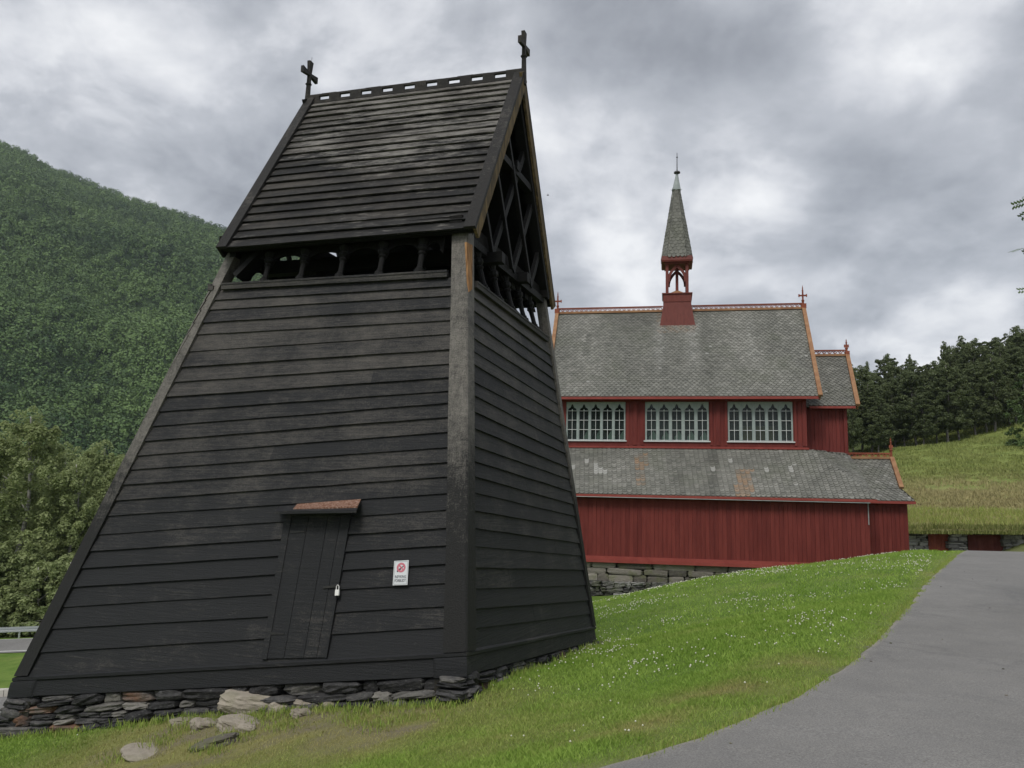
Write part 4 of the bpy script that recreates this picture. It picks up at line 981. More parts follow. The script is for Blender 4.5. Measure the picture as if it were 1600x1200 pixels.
shingles('nave_roof',[[(-10.75,8.5,ZE),(.42,8.5,ZE),(RRx,4,ZR),(RLx,4,ZR)]],w=.4,ex=.4)
m=MB(); m.box((-5.17,EY+.02,ZE-.055),(11.2,.06,.11)); m.box((-5.17,EY+.3,ZE-.02),(11.0,.5,.03)); co('eave_board',m,REDT)
for y in(EY,8.5): bargec((.47,y,ZE+.01),(.64,4,ZR+.04)); bargec((-10.8,y,ZE+.01),(-10.99,4,ZR+.04))
c=crest('ridge_crest',(-10.95,4,ZR+.03),(-5.85,4,ZR+.03)); crest('ridge_crest',(-4.5,4,ZR+.03),(.60,4,ZR+.03))
for x in (.64,-10.99): m=MB(); m.box((x,4,ZR+.16),(.22,.3,.22)); co('ridge_block',m,ORGR)
finial((.62,4,ZR+.25),.92); finial((-10.97,4,ZR+.25),.92)
# chancel
vboards('chancel_wall',(0.02,1,0),(1.76,1,0),-.35,1.83,(0,-1,0)); vboards('chancel_wall',(1.76,1,0),(1.76,7,0),-.35,1.83,(1,0,0)); vboards('chancel_wall',(1.76,7,0),(0,7,0),-.35,1.83,(0,1,0))
m=MB(); m.box((.9,.98,-.14),(1.8,.06,.07)); co('lower_band',m,REDT)
m=MB(); m.box((1.70,.97,.85),(.14,.06,1.95)); co('wall_post',m,RED)
CR=cl(1322,557,4); CE=cl(1338,634,.6)
shingles('chancel_roof',[[(0,.6,CE[2]),(CE[0],.6,CE[2]),(CR[0],4,CR[2]),(0,4,CR[2])]],stain=lambda c,rs:(0,0,-.12)); shingles('chancel_roof',[[(0,7.4,CE[2]),(CE[0],7.4,CE[2]),(CR[0],4,CR[2]),(0,4,CR[2])]],w=.4,ex=.4)
m=MB(); m.box((CE[0]/2+.1,.62,CE[2]-.06),(CE[0]-.25,.06,.1)); m.poly([(1.78,.9,CE[2]-.1),(1.78,7.1,CE[2]-.1),(1.78,4,CR[2]-.15)],-X_,.06); co('eave_board',m,REDT)
for y in(.6,7.4): bargec((CE[0]+.05,y,CE[2]+.01),(CR[0]+.05,4,CR[2]+.03))
crest('ridge_crest',(.3,4,CR[2]+.02),(CR[0],4,CR[2]+.02)); m=MB(); m.box((CR[0]+.05,4,CR[2]+.14),(.18,.26,.2)); co('ridge_block',m,ORGR); finial((CR[0]+.03,4,CR[2]+.2),.62,arm=.08)
# aisle roofs and walls
AY=-1.8; AE=-2.15; ZEa=(cl(900,770,AE)[2]+cl(1370,782,AE)[2])/2; XE=cl(1371,783,AE)[0]; XW=cl(1359,830,AY)[0]; ZB=(cl(912,880,AY)[2]+cl(1280,886,AY)[2])/2
def st_low(c,rs):
    x,y,z=c; w=.2+.2*mnoise.noise(Vector((x*3,z*5,0))); ru=pa=0.; dt=.15*mnoise.noise(Vector((x*.7,z,2)))*2
    p=cam_x(c)
    if abs(p[0]-1163)<13 and 735<p[1]<778: ru=.7*rs.random()**.5
    if abs(p[0]-1001)<9 and 712<p[1]<760: ru=.65*rs.random()
    for (a,b,r) in ((918,724,4),(931,730,4),(936,737,6),(942,739,4),(1139,723,4),(1116,736,3.5),(1197,736,4),(893,731,4),(1236,735,6)):
        if abs(p[0]-a)<r and abs(p[1]-b)<r*.8: pa=.75
    dt-=.5*math.exp(-((p[0]-1115)/9)**2)+.25*math.exp(-((p[0]-1062)/12)**2)*(p[1]>745)
    return ru,pa,dt
def cam_x(c): 
    P=D0+CU*c[0]+CV*c[1]+UZ*c[2]; return 800+F0*(P@_R)/(P@_F),600-F0*(P@_U)/(P@_F)
XLA=-12.4
h0=(.18,0,-.02); h1=(XE,AE,ZEa); 
shingles('aisle_roof',[[(XLA,AE,ZEa),h1,h0,(-10.55,0,-.02)],[h0,h1,(1.83,.97,-.16)],[h0,(1.83,.97,-.16),(.18,.97,-.12)],[(XLA,AE,ZEa),(-10.55,0,-.02),(-10.55,8,-.02),(XLA,10,ZEa)]],stain=st_low)
m=MB(); m.box(((XLA+XE)/2,AE+.02,ZEa-.05),(XE-XLA,.06,.10)); m.box(((XLA+XE)/2,AE+.2,ZEa-.07),(XE-XLA-.1,.36,.03)); co('eave_board',m,REDT)
m=MB(); m.tube([(XLA,AE-.02,ZEa-.10),(XW-.02,AE+.0,ZEa-.135)],.013,8); m.tube([(XW-.03,AY-.04,ZEa-.14),(XW-.03,AY-.05,ZEa-.95)],.018,8); co('gutter_pipe',m,LEAD,label='thin pale gutter and short downpipe under the lower eave')
vboards('aisle_wall',(-12.1,AY,0),(XW,AY,0),ZB+.2,ZEa-.04,(0,-1,0),w=.165)
vboards('aisle_wall',(XW,AY,0),(XW,-.5,0),ZB+.2,ZEa-.04,(1,0,0)); vboards('aisle_wall',(-12.1,9.5,0),(-12.1,AY,0),ZB+.2,ZEa-.04,(-1,0,0)); vboards('aisle_wall',(1.7,9.5,0),(-12.1,9.5,0),ZB+.2,ZEa-.04,(0,1,0))
m=MB(); m.box(((-12.1+XW)/2,AY-.03,ZB+.17),(XW+12.2,.10,.12)); m.box(((-12.1+XW)/2,AY-.06,ZB+.05),(XW+12.3,.16,.13)); co('base_moulding',m,REDT)
# east wing
WY=-.6; WE=-.92; ZEw=cl(1400,783,WE)[2]; XB=cl(1430,785,WE)[0]; XWw=cl(1419.5,830,WY)[0]; G=cl(1407,764,-.25); T_=cl(1392,718,1.5)
vboards('wing_wall',(XW,WY,0),(XWw,WY,0),ZB-.1,ZEw,(0,-1,0)); vboards('wing_wall',(XWw,WY,0),(XWw,3.6,0),ZB-.1,ZEw,(1,0,0)); vboards('wing_wall',(XWw,3.6,0),(XW,3.6,0),ZB-.1,ZEw,(0,1,0))
Gb=np.array([G[0],3.25,G[2]]);Bb=(XB,3.95,ZEw)
shingles('wing_roof',[[(XE-.35,WE,ZEw),(XB,WE,ZEw),tuple(G),(XE-.5,-.25,G[2])],[(XE-.5,-.25,G[2]),tuple(G),tuple(T_),(XE-.9,1.5,T_[2])],[(XB,WE,ZEw),Bb,tuple(Gb),tuple(G)],[(XE-.5,3.25,G[2]),tuple(Gb),tuple(T_),(XE-.9,1.5,T_[2])]],stain=lambda c,rs:(0,.3*(rs.random()<.06),-.05))
m=MB(); m.box(((XE-.3+XB)/2,WE+.02,ZEw-.05),(XB-XE+.35,.06,.10)); m.box((XB-.02,1.5,ZEw-.05),(.06,4.8,.1)); m.box(((XE-.3+XB)/2,WE+.2,ZEw-.07),(XB-XE+.3,.36,.03)); m.poly([(G[0]-.08,-.15,G[2]),(G[0]-.08,3.15,G[2]),(T_[0]-.1,1.5,T_[2]-.05)],-X_,.06); co('eave_board',m,REDT)
bargec(tuple(G+[.03,0,.0]),(T_[0]+.03,1.5,T_[2]+.02),ext=.02); bargec(tuple(Gb+[.03,0,0]),(T_[0]+.03,1.5,T_[2]+.02),ext=.02)
crest('ridge_crest',(XE-.95,1.5,T_[2]+.02),(T_[0],1.5,T_[2]+.02),hh=.26); finial((T_[0]+.02,1.5,T_[2]+.2),.72,arm=.05)
# belfry
BX,BYc=-5.17,4.
bf=empty('x',(0,0,0)) ; bpy.data.objects.remove(bf)
m=MB(); zb,zt2=5.95,7.22
def frus(m,z0,h0,z1,h1,t=.5): m.hexa([(BX+sx*h0,BYc+sy*h0,z0) for sx,sy in((-1,-1),(1,-1),(1,1),(-1,1))]+[(BX+sx*h1,BYc+sy*h1,z1) for sx,sy in((-1,-1),(1,-1),(1,1),(-1,1))],t)
frus(m,6.0,.82,6.75,.70); frus(m,6.75,.70,7.22,.635); frus(m,5.93,.855,6.0,.85); 
for i in range(9): x=BX-.6+i*.15; m.hexa([(x-.008,BYc-.845,6.02),(x+.008,BYc-.845,6.02),(x+.008,BYc-.8,6.02),(x-.008,BYc-.8,6.02),(x-.008,BYc-.66,7.2),(x+.008,BYc-.66,7.2),(x+.008,BYc-.6,7.2),(x-.008,BYc-.6,7.2)],.1)
bf=co('belfry',m,REDB,label='small red open belfry with pointed shingled spire on the church ridge')
m=MB(); frus(m,7.22,.66,7.60,.66); frus(m,7.60,.71,7.65,.71); co('belfry_cap',m,REDB,bf)
m=MB(); frus(m,7.655,.45,7.95,.02); co('inner_roof',m,ORG,bf)
m=MB(); hs=.47
for sx in(-1,1):
    for sy in(-1,1): m.box((BX+sx*hs,BYc+sy*hs,8.4),(.14,.14,1.5))
m.box((BX,BYc,8.4),(.14,.14,1.5))
for (ax,sgn) in ((0,-1),(0,1),(1,-1),(1,1)):
    for s in (-1,1):
        for k in range(8):
            t0,t1=k/8,(k+1)/8; f=lambda t:(s*(hs-.07)*(1-t**1.9),8.25+.78*t**.8)
            (u0,q0),(u1,q1)=f(t0),f(t1)
            g=lambda u,z:(BX+u,BYc+sgn*hs,z) if ax==0 else (BX+sgn*hs,BYc+u,z)
            a=np.array(g(u0,q0));b=np.array(g(u1,q1)); m.beam(a,b,.05,.13,up=(Y_ if ax else X_)*1.)
co('belfry_posts',m,REDB,bf)
m=MB(); m.box((BX,BYc,9.16),(1.2,1.2,.12)); frus(m,9.18,.72,9.26,.745); frus(m,9.26,.745,9.47,.71,.2); co('spire_eave',m,REDB,bf)
def ring(h,z,c): return [(BX+h*a,BYc+h*b,z) for a,b in ((-1,-c),(-c,-1),(c,-1),(1,-c),(1,c),(c,1),(-c,1),(-1,c))]
r0=ring(.735,9.40,.62);r1=ring(.15,13.1,.42)
shingles('spire',[[r0[i],r0[(i+1)%8],r1[(i+1)%8],r1[i]] for i in range(8)],w=.2,ex=.17,parent=bf,stain=lambda c,rs:(0,0,-.22))
m=MB(); m.tube([(BX,BYc,12.98),(BX+.01,BYc,13.12),(BX+.02,BYc,13.45),(BX+.04,BYc,14.0)],[.21,.20,.13,.03],8); m.box((BX,BYc,13.03),(.42,.42,.04)); m.tube([(BX-.27,BYc,13.08),(BX-.22,BYc,13.03),(BX+.22,BYc,13.03),(BX+.27,BYc,13.08)],.012,5); co('lead_cap',m,LEAD,bf)
m=MB(); m.tube([(BX+.04,BYc,13.86),(BX+.04,BYc,13.92),(BX+.04,BYc,13.98),(BX+.04,BYc,14.05)],[.05,.16,.15,.03],12); m.tube([(BX+.04,BYc,14.),(BX+.045,BYc,14.98)],[.03,.015],6); m.box((BX+.045,BYc,14.65),(.03,.26,.035)); m.tube([(BX+.045,BYc,14.70),(BX+.045,BYc,14.74),(BX+.045,BYc,14.8)],[.015,.045,.015],6); co('spire_cross',m,IRON,bf)
# church foundation: squared blocks, then rough terrace wall
HC=lambda x,y:float(H(x,y))
fz=D0[2]+ZB-.01
def chp(X,Y): return ch(X,Y,0)
stonewall(chp(-12.2,AY+.0),chp(XW,AY+.0),(fz,fz),lambda x,y:max(H(x,y),fz-.85),-CV,ST_CH,CH,21,hr=(.22,.34),lr=(.5,1.3),dep=.4,rough=.035,pp=(6,10),name='foundation_blocks',below=.1,rustp=.1,split=False)
stonewall(chp(XW,AY+.3),chp(XWw,WY-.0),(fz,fz),H,-CV,ST_CH,CH,22,hr=(.22,.34),lr=(.5,1.),dep=.4,rough=.035,pp=(6,10),name='foundation_blocks',split=False)
RW=empty('rubble_terrace_wall',tuple(ch(-7,AY-.2,-5.6)),label='rough lichen-spotted rubble wall at the foot of the red church, left of the lawn',cat='stone wall')
stonewall(chp(-13,AY-.15),chp(1.0,AY-.15),(fz-.72,fz-.72),H,-CV,ST_RUB,RW,23,hr=(.07,.26),lr=(.2,.8),dep=.5,rough=.2,rustp=0.)
# ---------------------------------------------------------------- turf-roofed stable
STB=empty('turf_roofed_stable',tuple(W(1500,880,42)),label='low stone outbuilding with red doors under a turf roof at the top of the path',cat='outbuilding')
sy_=41.5
def Sx(px,py,dy=0): 
    d=ray(px,py); return d*((sy_+dy)/d[1])
def spier(x0,x1,seed):
    a=Sx(x0,840);b=Sx(x1,840); zt=Sx(1500,834)[2]; stonewall(a*[1,1,0]+UZ*zt,b*[1,1,0]+UZ*zt,(zt,zt),lambda x,y:-2.35,-Y_,ST_STAB,STB,seed,hr=(.14,.26),lr=(.3,.75),dep=.4,rough=.1,name='stone_pier',rustp=0.)
spier(1400,1449,31);spier(1488,1511,32);spier(1573,1700,33)
def sdoor(x0,x1,zt,mat,lab):
    a=Sx(x0,840,.25);b=Sx(x1,840,.25); zt=Sx(1500,zt)[2]; n=round((b[0]-a[0])/.13); m=MB()
    for i in range(n): x=a[0]+(b[0]-a[0])*i/n; m.box((x+(b[0]-a[0])/n/2,a[1]+random.uniform(0,.01),(zt-2.4)/2),((b[0]-a[0])/n-.008,.04,zt+2.4))
    return obj('door',m,mat,STB,label=lab)
STR=mat_simple('stable_door_red',(.19,.05,.03),(.26,.075,.045),3,None,.7,.2,.1,.003); STD=mat_simple('stable_door_dark',(.10,.028,.025),(.15,.045,.038),3,None,.7,.2,.1,.003)
sdoor(1450,1487,832,STR,'bright rusty red plank door'); sdoor(1512,1572,835,STD,'wide dark red double door')
m=MB(); a=Sx(1396,828);b=Sx(1700,831); m.beam(a+Y_*.1,b+Y_*.1,.35,.34); obj('roof_beam',m,TARD,STB)
V=[];Fq=[];at=[];nu,nv=90,26; a0=Sx(1392,824);b0=Sx(1710,827)
for j in range(nv+1):
    for i in range(nu+1):
        p=a0+(b0-a0)*i/nu; q=j/nv; x=p[0];y=p[1]-.5+q*7.5; zf=p[2]+.02+q*1.55-.35*q*q
        zz=zf+(fbm(x,y,.6,61)-.5)*.35*(.4+q)-(.16 if j==0 else 0); zz=zz*(1-ss(.75,1,q))+float(H(x,y)-.1)*ss(.75,1,q); V.append((x,y,zz))
for j in range(nv):
    for i in range(nu): b=j*(nu+1)+i; Fq.append((b,b+1,b+nu+2,b+nu+1))
Vt=np.array(V); tr=npmesh('turf_roof',Vt,Fq,GROUND,{'meadow':np.ones(len(V)),'dry':np.zeros(len(V))},smooth=True,loc=tuple(W(1500,880,42)),domain='POINT'); tr.parent=STB; tr.location=(0,0,0)
TGR=mat_leaf('turf_weeds',(.10,.13,.03),(.26,.27,.09),.2,0.)
edge_=Vt[:(nu+1)*3]-np.array([0,.12,.13]); 
o=tuft_mesh('turf_edge_weeds',edge_,'rough yellow-green weeds hanging over the front edge of the turf roof','weeds',.27,9000,.16,TGR,.3,6,.016); 
o=tuft_mesh('turf_tall_grass',Vt[(nu+1)*2:(nu+1)*18],'long straw coloured grass growing on the turf roof','grass',.34,9000,.25,None,.6,7,.012)

# ---------------------------------------------------------------- meadow grass behind the stable
def meadow():
    r=np.random.default_rng(15); n=60000; y=50+ (r.random(n)**1.2)*58; x=y*(.40+r.random(n)*.30); z=H(x,y)+ (fbm(x,y,2.6,21)-.5)*.75*ss(44,50,y)*ss(6,14,x)-.03
    h=.10+.26*r.random(n)*fbm(x,y,2.2,3)*1.6; w=.022+.0006*y; a=r.random(n)*2*PI; dx=np.cos(a)*w;dy=np.sin(a)*w; b=r.random(n)*2*PI; ln=h*.6*r.random(n);tx=np.cos(b)*ln;ty=np.sin(b)*ln
    V=np.empty((n,4,3)); V[:,0]=np.stack([x-dx,y-dy,z],-1);V[:,1]=np.stack([x+dx,y+dy,z],-1);V[:,2]=np.stack([x+dx*.2+tx,y+dy*.2+ty,z+h],-1);V[:,3]=np.stack([x-dx*.6+tx*.4,y-dy*.6+ty*.4,z+h*.6],-1)
    dr=np.clip(ss(5.0,1.8,z+fbm(x,y,9,2)*2-1)*.85+.25*fbm(x,y,3,77),0,1)*.8+.1
    o=npmesh('meadow_grass',V.reshape(-1,3),np.arange(n*4).reshape(-1,4),MBL,{'tone':np.clip(fbm(x,y,3,88)+.5*(fbm(x,y,1.2,89)-.5)+.3*(r.random(n)-.5),0,1),'dry':dr}); tag(o,'uncut meadow grass with straw coloured patches on the hill behind the outbuilding','meadow grass',kind='stuff')
def mat_mblade():
    T=NT('meadow_blades'); t=T.attr('tone'); d=T.attr('dry')
    c=T.mix(d,T.mix(t,(.12,.17,.040),(.23,.28,.075)),T.mix(t,(.28,.24,.12),(.38,.33,.17))); return T.fin(c,.8,.1)
MBL=mat_mblade(); meadow()
# ---------------------------------------------------------------- trees
def crown_mesh(seed,Hh,Rr,base,ncl,nleaf,ls,shape=1.,droop=.3,open_=.0):
    """clumps of separate leaf faces spread through the crown; returns verts, faces, tone and the clump centres"""
    r=np.random.default_rng(seed); C=[];rad=[]
    k=0
    while len(C)<ncl:
        t=r.random()*.9; z=base+(Hh-base)*t; prof=(math.sin(PI*min(1,(t*.86+.14))**shape))**.7
        ang=r.random()*2*PI; q=r.random()**.5
        lob=1+.32*mnoise.noise(Vector((math.cos(ang)*1.5,math.sin(ang)*1.5,z*.35+seed)))*2
        R=Rr*prof*lob; x=math.cos(ang)*R*q;y=math.sin(ang)*R*q
        if mnoise.noise(Vector((x*.6,y*.6,z*.45+seed*3)))<-.16-open_*-.2 and open_>0: 
            k+=1
            if k<4000: continue
        C.append((x,y,z)); rad.append((.35+.5*r.random())*Rr*.215*(1.2-.75*t))
    for q_ in range(9):
        z=Hh*(.82+.15*q_/8); C.append((r.normal(0,.17*Rr*(1.3-q_/9)),r.normal(0,.17*Rr*(1.3-q_/9)),z)); rad.append(Rr*(.19-.05*q_/8))
    ncl=len(C); C=np.array(C);rad=np.array(rad)
    idx=r.integers(0,ncl,nleaf); d=r.normal(size=(nleaf,3)); d/=np.linalg.norm(d,axis=1)[:,None]; q=r.random(nleaf)**.45
    P=C[idx]+d*(rad[idx]*q)[:,None]*np.array([1.15,1.15,.85]); P[:,2]-=droop*rad[idx]*q*q
    nn=r.normal(size=(nleaf,3))*.8+d*.8+np.array([0,0,.9]); nn/=np.linalg.norm(nn,axis=1)[:,None]
    a=np.cross(nn,r.normal(size=(nleaf,3))); a/=np.linalg.norm(a,axis=1)[:,None]; b=np.cross(nn,a); s=(ls*(.6+.8*r.random(nleaf)))[:,None]
    V=np.empty((nleaf,4,3)); V[:,0]=P-a*s;V[:,1]=P-b*s*.55+nn*s*.1;V[:,2]=P+a*s;V[:,3]=P+b*s*.55+nn*s*.1
    ct=r.random(ncl); tone=np.clip(ct[idx]*.6+.4*r.random(nleaf),0,1)
    return V.reshape(-1,3),np.arange(nleaf*4).reshape(-1,4),tone,C
def trunk_mb(seed,Hh,r0,C,nb=14,lean=.4,base=.3):
    rs=random.Random(seed); mb=MB(); lx,ly=rs.uniform(-lean,lean),rs.uniform(-lean,lean)
    cen=lambda z:np.array([lx*(z/Hh)**1.5+.18*math.sin(z*.6+seed),ly*(z/Hh)**1.5+.18*math.cos(z*.5+seed),z])
    zs=np.linspace(-.6,Hh*.93,12); mb.tube([cen(max(z,0))*[1,1,0]+[0,0,z] for z in zs],[r0*(1-.9*max(0,z)/Hh)+.01 for z in zs],7,.5)
    for i in range(nb):
        c=C[rs.randrange(len(C))]; z0=max(Hh*.18,c[2]-rs.uniform(.12,.25)*Hh); p=cen(z0); m=(p+c)/2+np.array([0,0,.25]); mb.tube([p,m,c],[r0*.34*(1-z0/Hh)+.012,r0*.2*(1-z0/Hh)+.01,.008],5,.4)
    return mb
class Proto: pass
def proto(seed,Hh,Rr,base,ncl,nleaf,ls,mat,bark,r0,**k):
    V,Fq,t,C=crown_mesh(seed,Hh,Rr,base,ncl,nleaf,ls,**k); p=Proto(); p.H=Hh
    me=bpy.data.meshes.new('crown'); o=npmesh('crown',V,Fq,mat,{'tone':t}); p.crown=o.data; bpy.data.objects.remove(o)
    mb=trunk_mb(seed,Hh,r0,C); me=bpy.data.meshes.new('trunk'); me.from_pydata([tuple(v) for v in mb.v],[],mb.f); setattrs(me,mb); me.materials.append(bark); me.polygons.foreach_set('use_smooth',[True]*len(me.polygons)); p.trunk=me; return p
def tree(name,p,x,y,z,s,rz,label,group,cat='tree',sx=1.):
    rt=bpy.data.objects.new(name,None); COL.objects.link(rt); rt.location=(x,y,z); rt.rotation_euler=(0,0,rz); rt.scale=(s*sx,s*sx,s); tag(rt,label,cat,group)
    for nm,me in (('trunk',p.trunk),('crown',p.crown)):
        c=bpy.data.objects.new(nm,me); COL.objects.link(c); c.parent=rt
    return rt
PL=[proto(100+i,15,3.5,.8,430,52000,.09,LEAF_L,BARK,.2,shape=.85,droop=1.3,open_=.2) for i in range(4)]
spots=[(10,57,16.8),(52,62,15.6),(98,58,13.4),(128,66,16.5),(165,60,14.0),(192,70,16.3),(232,62,13.4),(-30,64,16.8),(75,74,17.5),(30,70,15),(150,80,17.0),(-75,58,15),(270,72,13),(215,84,18.5),(110,88,18.8),(-10,84,17.5)]
ords=['at the left picture edge','second in from the left edge','low in front, with its foot at the crash barrier','tall and rounded in the middle of the row','low and bright beside the tower post','right end of the row, half hidden by the tower','lowest one, only its top above the tower post']
ORD=['first','second','third','fourth','fifth','sixth','seventh','eighth','ninth','tenth','eleventh','twelfth','thirteenth','fourteenth','fifteenth','sixteenth','seventeenth']
rs=random.Random(12)
for i,(px,d,h) in enumerate(spots):
    P=W(px,1000,d); z=float(H(P[0],P[1])); p=PL[i%4]
    if px>205 and d<80: lab='leafy valley birch hidden behind the sloping tower post, '+{232:'the nearest of those',192:'rounded crown',270:'farthest right of them'}.get(px,'just behind it')
    elif d>=80: lab='tall birch in the rear rank of the left wood, '+{150:'beside the tower post',215:'half behind the tower',110:'in the middle',-10:'at the left picture edge'}.get(px,'at its end')
    elif px<0: lab='leafy valley birch cut off by the left picture edge, '+('the nearer one' if px<-50 else 'the taller one')
    elif d>=70: lab='leafy birch in the second rank of the left wood, '+{75:'in the middle',30:'towards the left edge',192:'by the tower post'}.get(px,'near the tower')
    else: lab='leafy birch '+{10:'at the left picture edge, tall above the crash barrier',52:'second from the left edge, broad crown over the valley road',98:'in the middle of the left wood with a low round crown',128:'tall and full just left of the tower post',165:'low and bright right beside the tower post',192:'at the right end, half covered by the tower post',30:'left'}.get(px,'beyond the valley road')
    tree('birch_tree',p,P[0],P[1],z-.2,h/15,rs.random()*6.3,lab,'birch trees beyond the valley road',sx=1.0+.12*rs.random())
# shrubs filling the foot of that wood
PSH=[proto(150+i,4.5,2.4,.0,130,13000,.09,LEAF_L,BARK,.06,shape=.6,droop=.4) for i in range(2)]
for i in range(17):
    px=-60+i*19; d=51.5+rs.random()*3; P=W(px,1000,d); z=float(H(P[0],P[1]))
    tree('bush',PSH[i%2],P[0],P[1],z-.3,.95+.5*rs.random(),rs.random()*6,'dense green bush behind the crash barrier, %s from the left'%ORD[i],'bushes behind the crash barrier',cat='bush')
# dark wood on the hill to the right
PR=[proto(200+i,13,2.8,2.4,330,30000,.105,LEAF_R,BARKD,.16,shape=.8,droop=.6,open_=.3) for i in range(4)]
#PRs=[proto(230+i,13,1.5,2.0,110,6500,.11,LEAF_R,BARKD,.13,shape=.9,droop=.4,open_=1.) for i in range(2)]
xs=[1337,1356,1374,1392,1410,1428,1447,1463,1481,1500,1518,1537,1556,1575,1594,1613,1632]
tops=[565,568,590,556,575,550,571,560,527,545,528,530,517,520,506,510,505]
for row in range(3):
    for i,px in enumerate(xs):
        if row==0: d=97+rs.random()*4
        elif row==1: d=104+rs.random()*5
        else: d=113+rs.random()*5
        pxx=px+rs.uniform(-6,6)+(9 if row==1 else 0); 
        P=W(pxx,690,d); z=float(H(P[0],P[1])); topy=tops[i]+(26 if row==0 else (2 if row==1 else -8))+rs.uniform(-7,7)
        zt_=W(pxx,topy,d)[2]; h=max(6,zt_-z); thin=(row==2 and i in (1,5,8,13))
        side='left end' if i<5 else ('middle' if i<11 else 'right end')
        lab='dark green tree in the %s rank of the hill wood, %s from the church'%(('front','middle','rear')[row],ORD[i])
        if thin: lab='narrow tree in the rear rank of the hill wood, %s from the church'%ORD[i]
        tree('hill_birch_tree',PR[(i*3+row)%4],P[0],P[1],z-.2,h/13,rs.random()*6.3,lab,'trees of the dark wood on the hill',sx=.95+.35*rs.random() if not thin else .55)
# a few more behind the church whose tops show past the chancel
for px,d,top in ((1277,100,548),(1305,104,575),(1320,98,600)):
    P=W(px,690,d); z=float(H(P[0],P[1])); h=W(px,top,d)[2]-z
    tree('hill_birch_tree',PR[0],P[0],P[1],z-.2,h/13,rs.random()*6.3,{1277:'dark tree with only its tip showing beside the big church roof',1305:'dark tree hidden behind the small end roof of the church',1320:'dark tree just right of the small end roof of the church'}[px],'trees of the dark wood on the hill')
# brighter bush at the right edge in front of the wood
P=W(1612,690,86); z=float(H(P[0],P[1])); pb=proto(260,8,2.2,.3,110,7000,.11,LEAF_N,BARKD,.08,shape=.7,droop=.4)
tree('leafy_bush',pb,P[0],P[1],z-.1,1.02,1.2,'bright green leafy bush in front of the dark wood at the right picture edge',None,cat='bush')
# rowan by the path, mostly outside the frame: only leaf sprays hang in
ro=empty('rowan_tree',tuple(W(1790,1000,11)),label='rowan tree whose leaf sprays hang into the sky at the right picture edge',cat='tree')
P0=W(1800,1000,11); z=float(H(P0[0],P0[1])); mb=MB(); tp=np.array([P0[0],P0[1],z]); mb.tube([tp-UZ*.3,tp+UZ*2,tp+UZ*4.2,tp+UZ*6.2],[.16,.13,.09,.03],8)
tips=[W(1606,318,10.5),W(1611,386,10.6),W(1616,450,10.7),W(1640,300,10.9),W(1660,400,11)]
for t in tips: s0=tp+UZ*(t[2]-z-.9); mb.tube([s0,(s0+t)/2+UZ*.3,t],[.05,.025,.006],5)
obj('trunk',mb,BARKD,ro)
lv=MB(); rr=random.Random(8)
allc=[(t,.16,9) for t in tips]+[(tp+np.array([abs(rr.gauss(0,.6))+.1,rr.gauss(0,.8),rr.uniform(2.2,6.4)]),.45,40) for _ in range(60)]
for (t,rad,nf) in allc:
    for k in range(nf):
        c=np.array(t)+np.array([rr.gauss(0,rad*.5)+(rad*.35 if rad<.2 else 0),rr.gauss(0,rad*.5),rr.gauss(0,rad*.4)]); ax=nrm([rr.gauss(-.5,1),rr.gauss(0,1),rr.gauss(-.3,.6)]); sd=nrm(np.cross(ax,[rr.gauss(0,1),rr.gauss(0,1),rr.gauss(0,1)+1])); 
        for q in range(5):
            o=c+ax*q*.035; 
            for s in (-1,1):
                a=o;b=o+sd*s*.055+ax*.03; w=ax*.019; lv.add([a,(a+b)/2+w,b,(a+b)/2-w],[(0,1,2,3)],rr.random())
obj('leaves',lv,LEAF_N,ro)
# ---------------------------------------------------------------- mountain
def azx(px): return (px-800)/F0
ridge_px=[(-900,120),(-500,130),(-250,165),(-100,196),(0,226),(40,240),(75,262),(110,276),(150,291),(200,311),(250,328),(300,343),(345,357),(400,376),(470,402),(560,440),(680,480),(800,512),(900,545),(1000,600),(1150,680),(1400,760)]
rx=np.array([a for a,b in ridge_px],float); ry=np.array([b for a,b in ridge_px],float)
def ridge_z(px): 
    py=np.interp(px,rx,ry)+3.0*(vnoise(px,px*0,24,5)-.5); r=np.stack([ray(p,q) for p,q in zip(np.atleast_1d(px),np.atleast_1d(py))]); return r
NU,NV=190,80; pxs=np.linspace(-900,1400,NU); RD=ridge_z(pxs); DM=1000.
V=np.empty((NV,NU,3)); 
for j in range(NV):
    t=j/(NV-1); d=330+(DM-330)*t**1.1
    top=RD/RD[:,1:2]*DM   # point on the skyline at distance DM
    x=top[:,0]/DM*d; zb=-14.; f=t**1.15; prof=f*(1.16-.16*f) 
    z=zb+(top[:,2]-zb)*prof
    nz=(fbm(x,np.full(NU,d),120,70)-.5)*70*math.sin(PI*min(t,.97))*.8+(fbm(x,np.full(NU,d),38,71)-.5)*16*math.sin(PI*min(t,.97))
    V[j]=np.stack([x,np.full(NU,d),z+nz],-1)
MV=V.copy(); back=V[-1].copy(); back[:,1]+=500; back[:,0]*=1.05; back[:,2]-=120; V=np.concatenate([V,back[None]]); V=V.reshape(-1,3); ii=(np.arange(NV)[:,None]*NU+np.arange(NU-1)[None]).ravel()
MTN=mat_simple('mountain_floor',(.018,.035,.014),(.05,.075,.03),.03,None,.95,.05,.0,.0)
mo=npmesh('mountain',V,np.stack([ii,ii+1,ii+NU+1,ii+NU],-1),MTN,{},smooth=True); tag(mo,kind='structure')
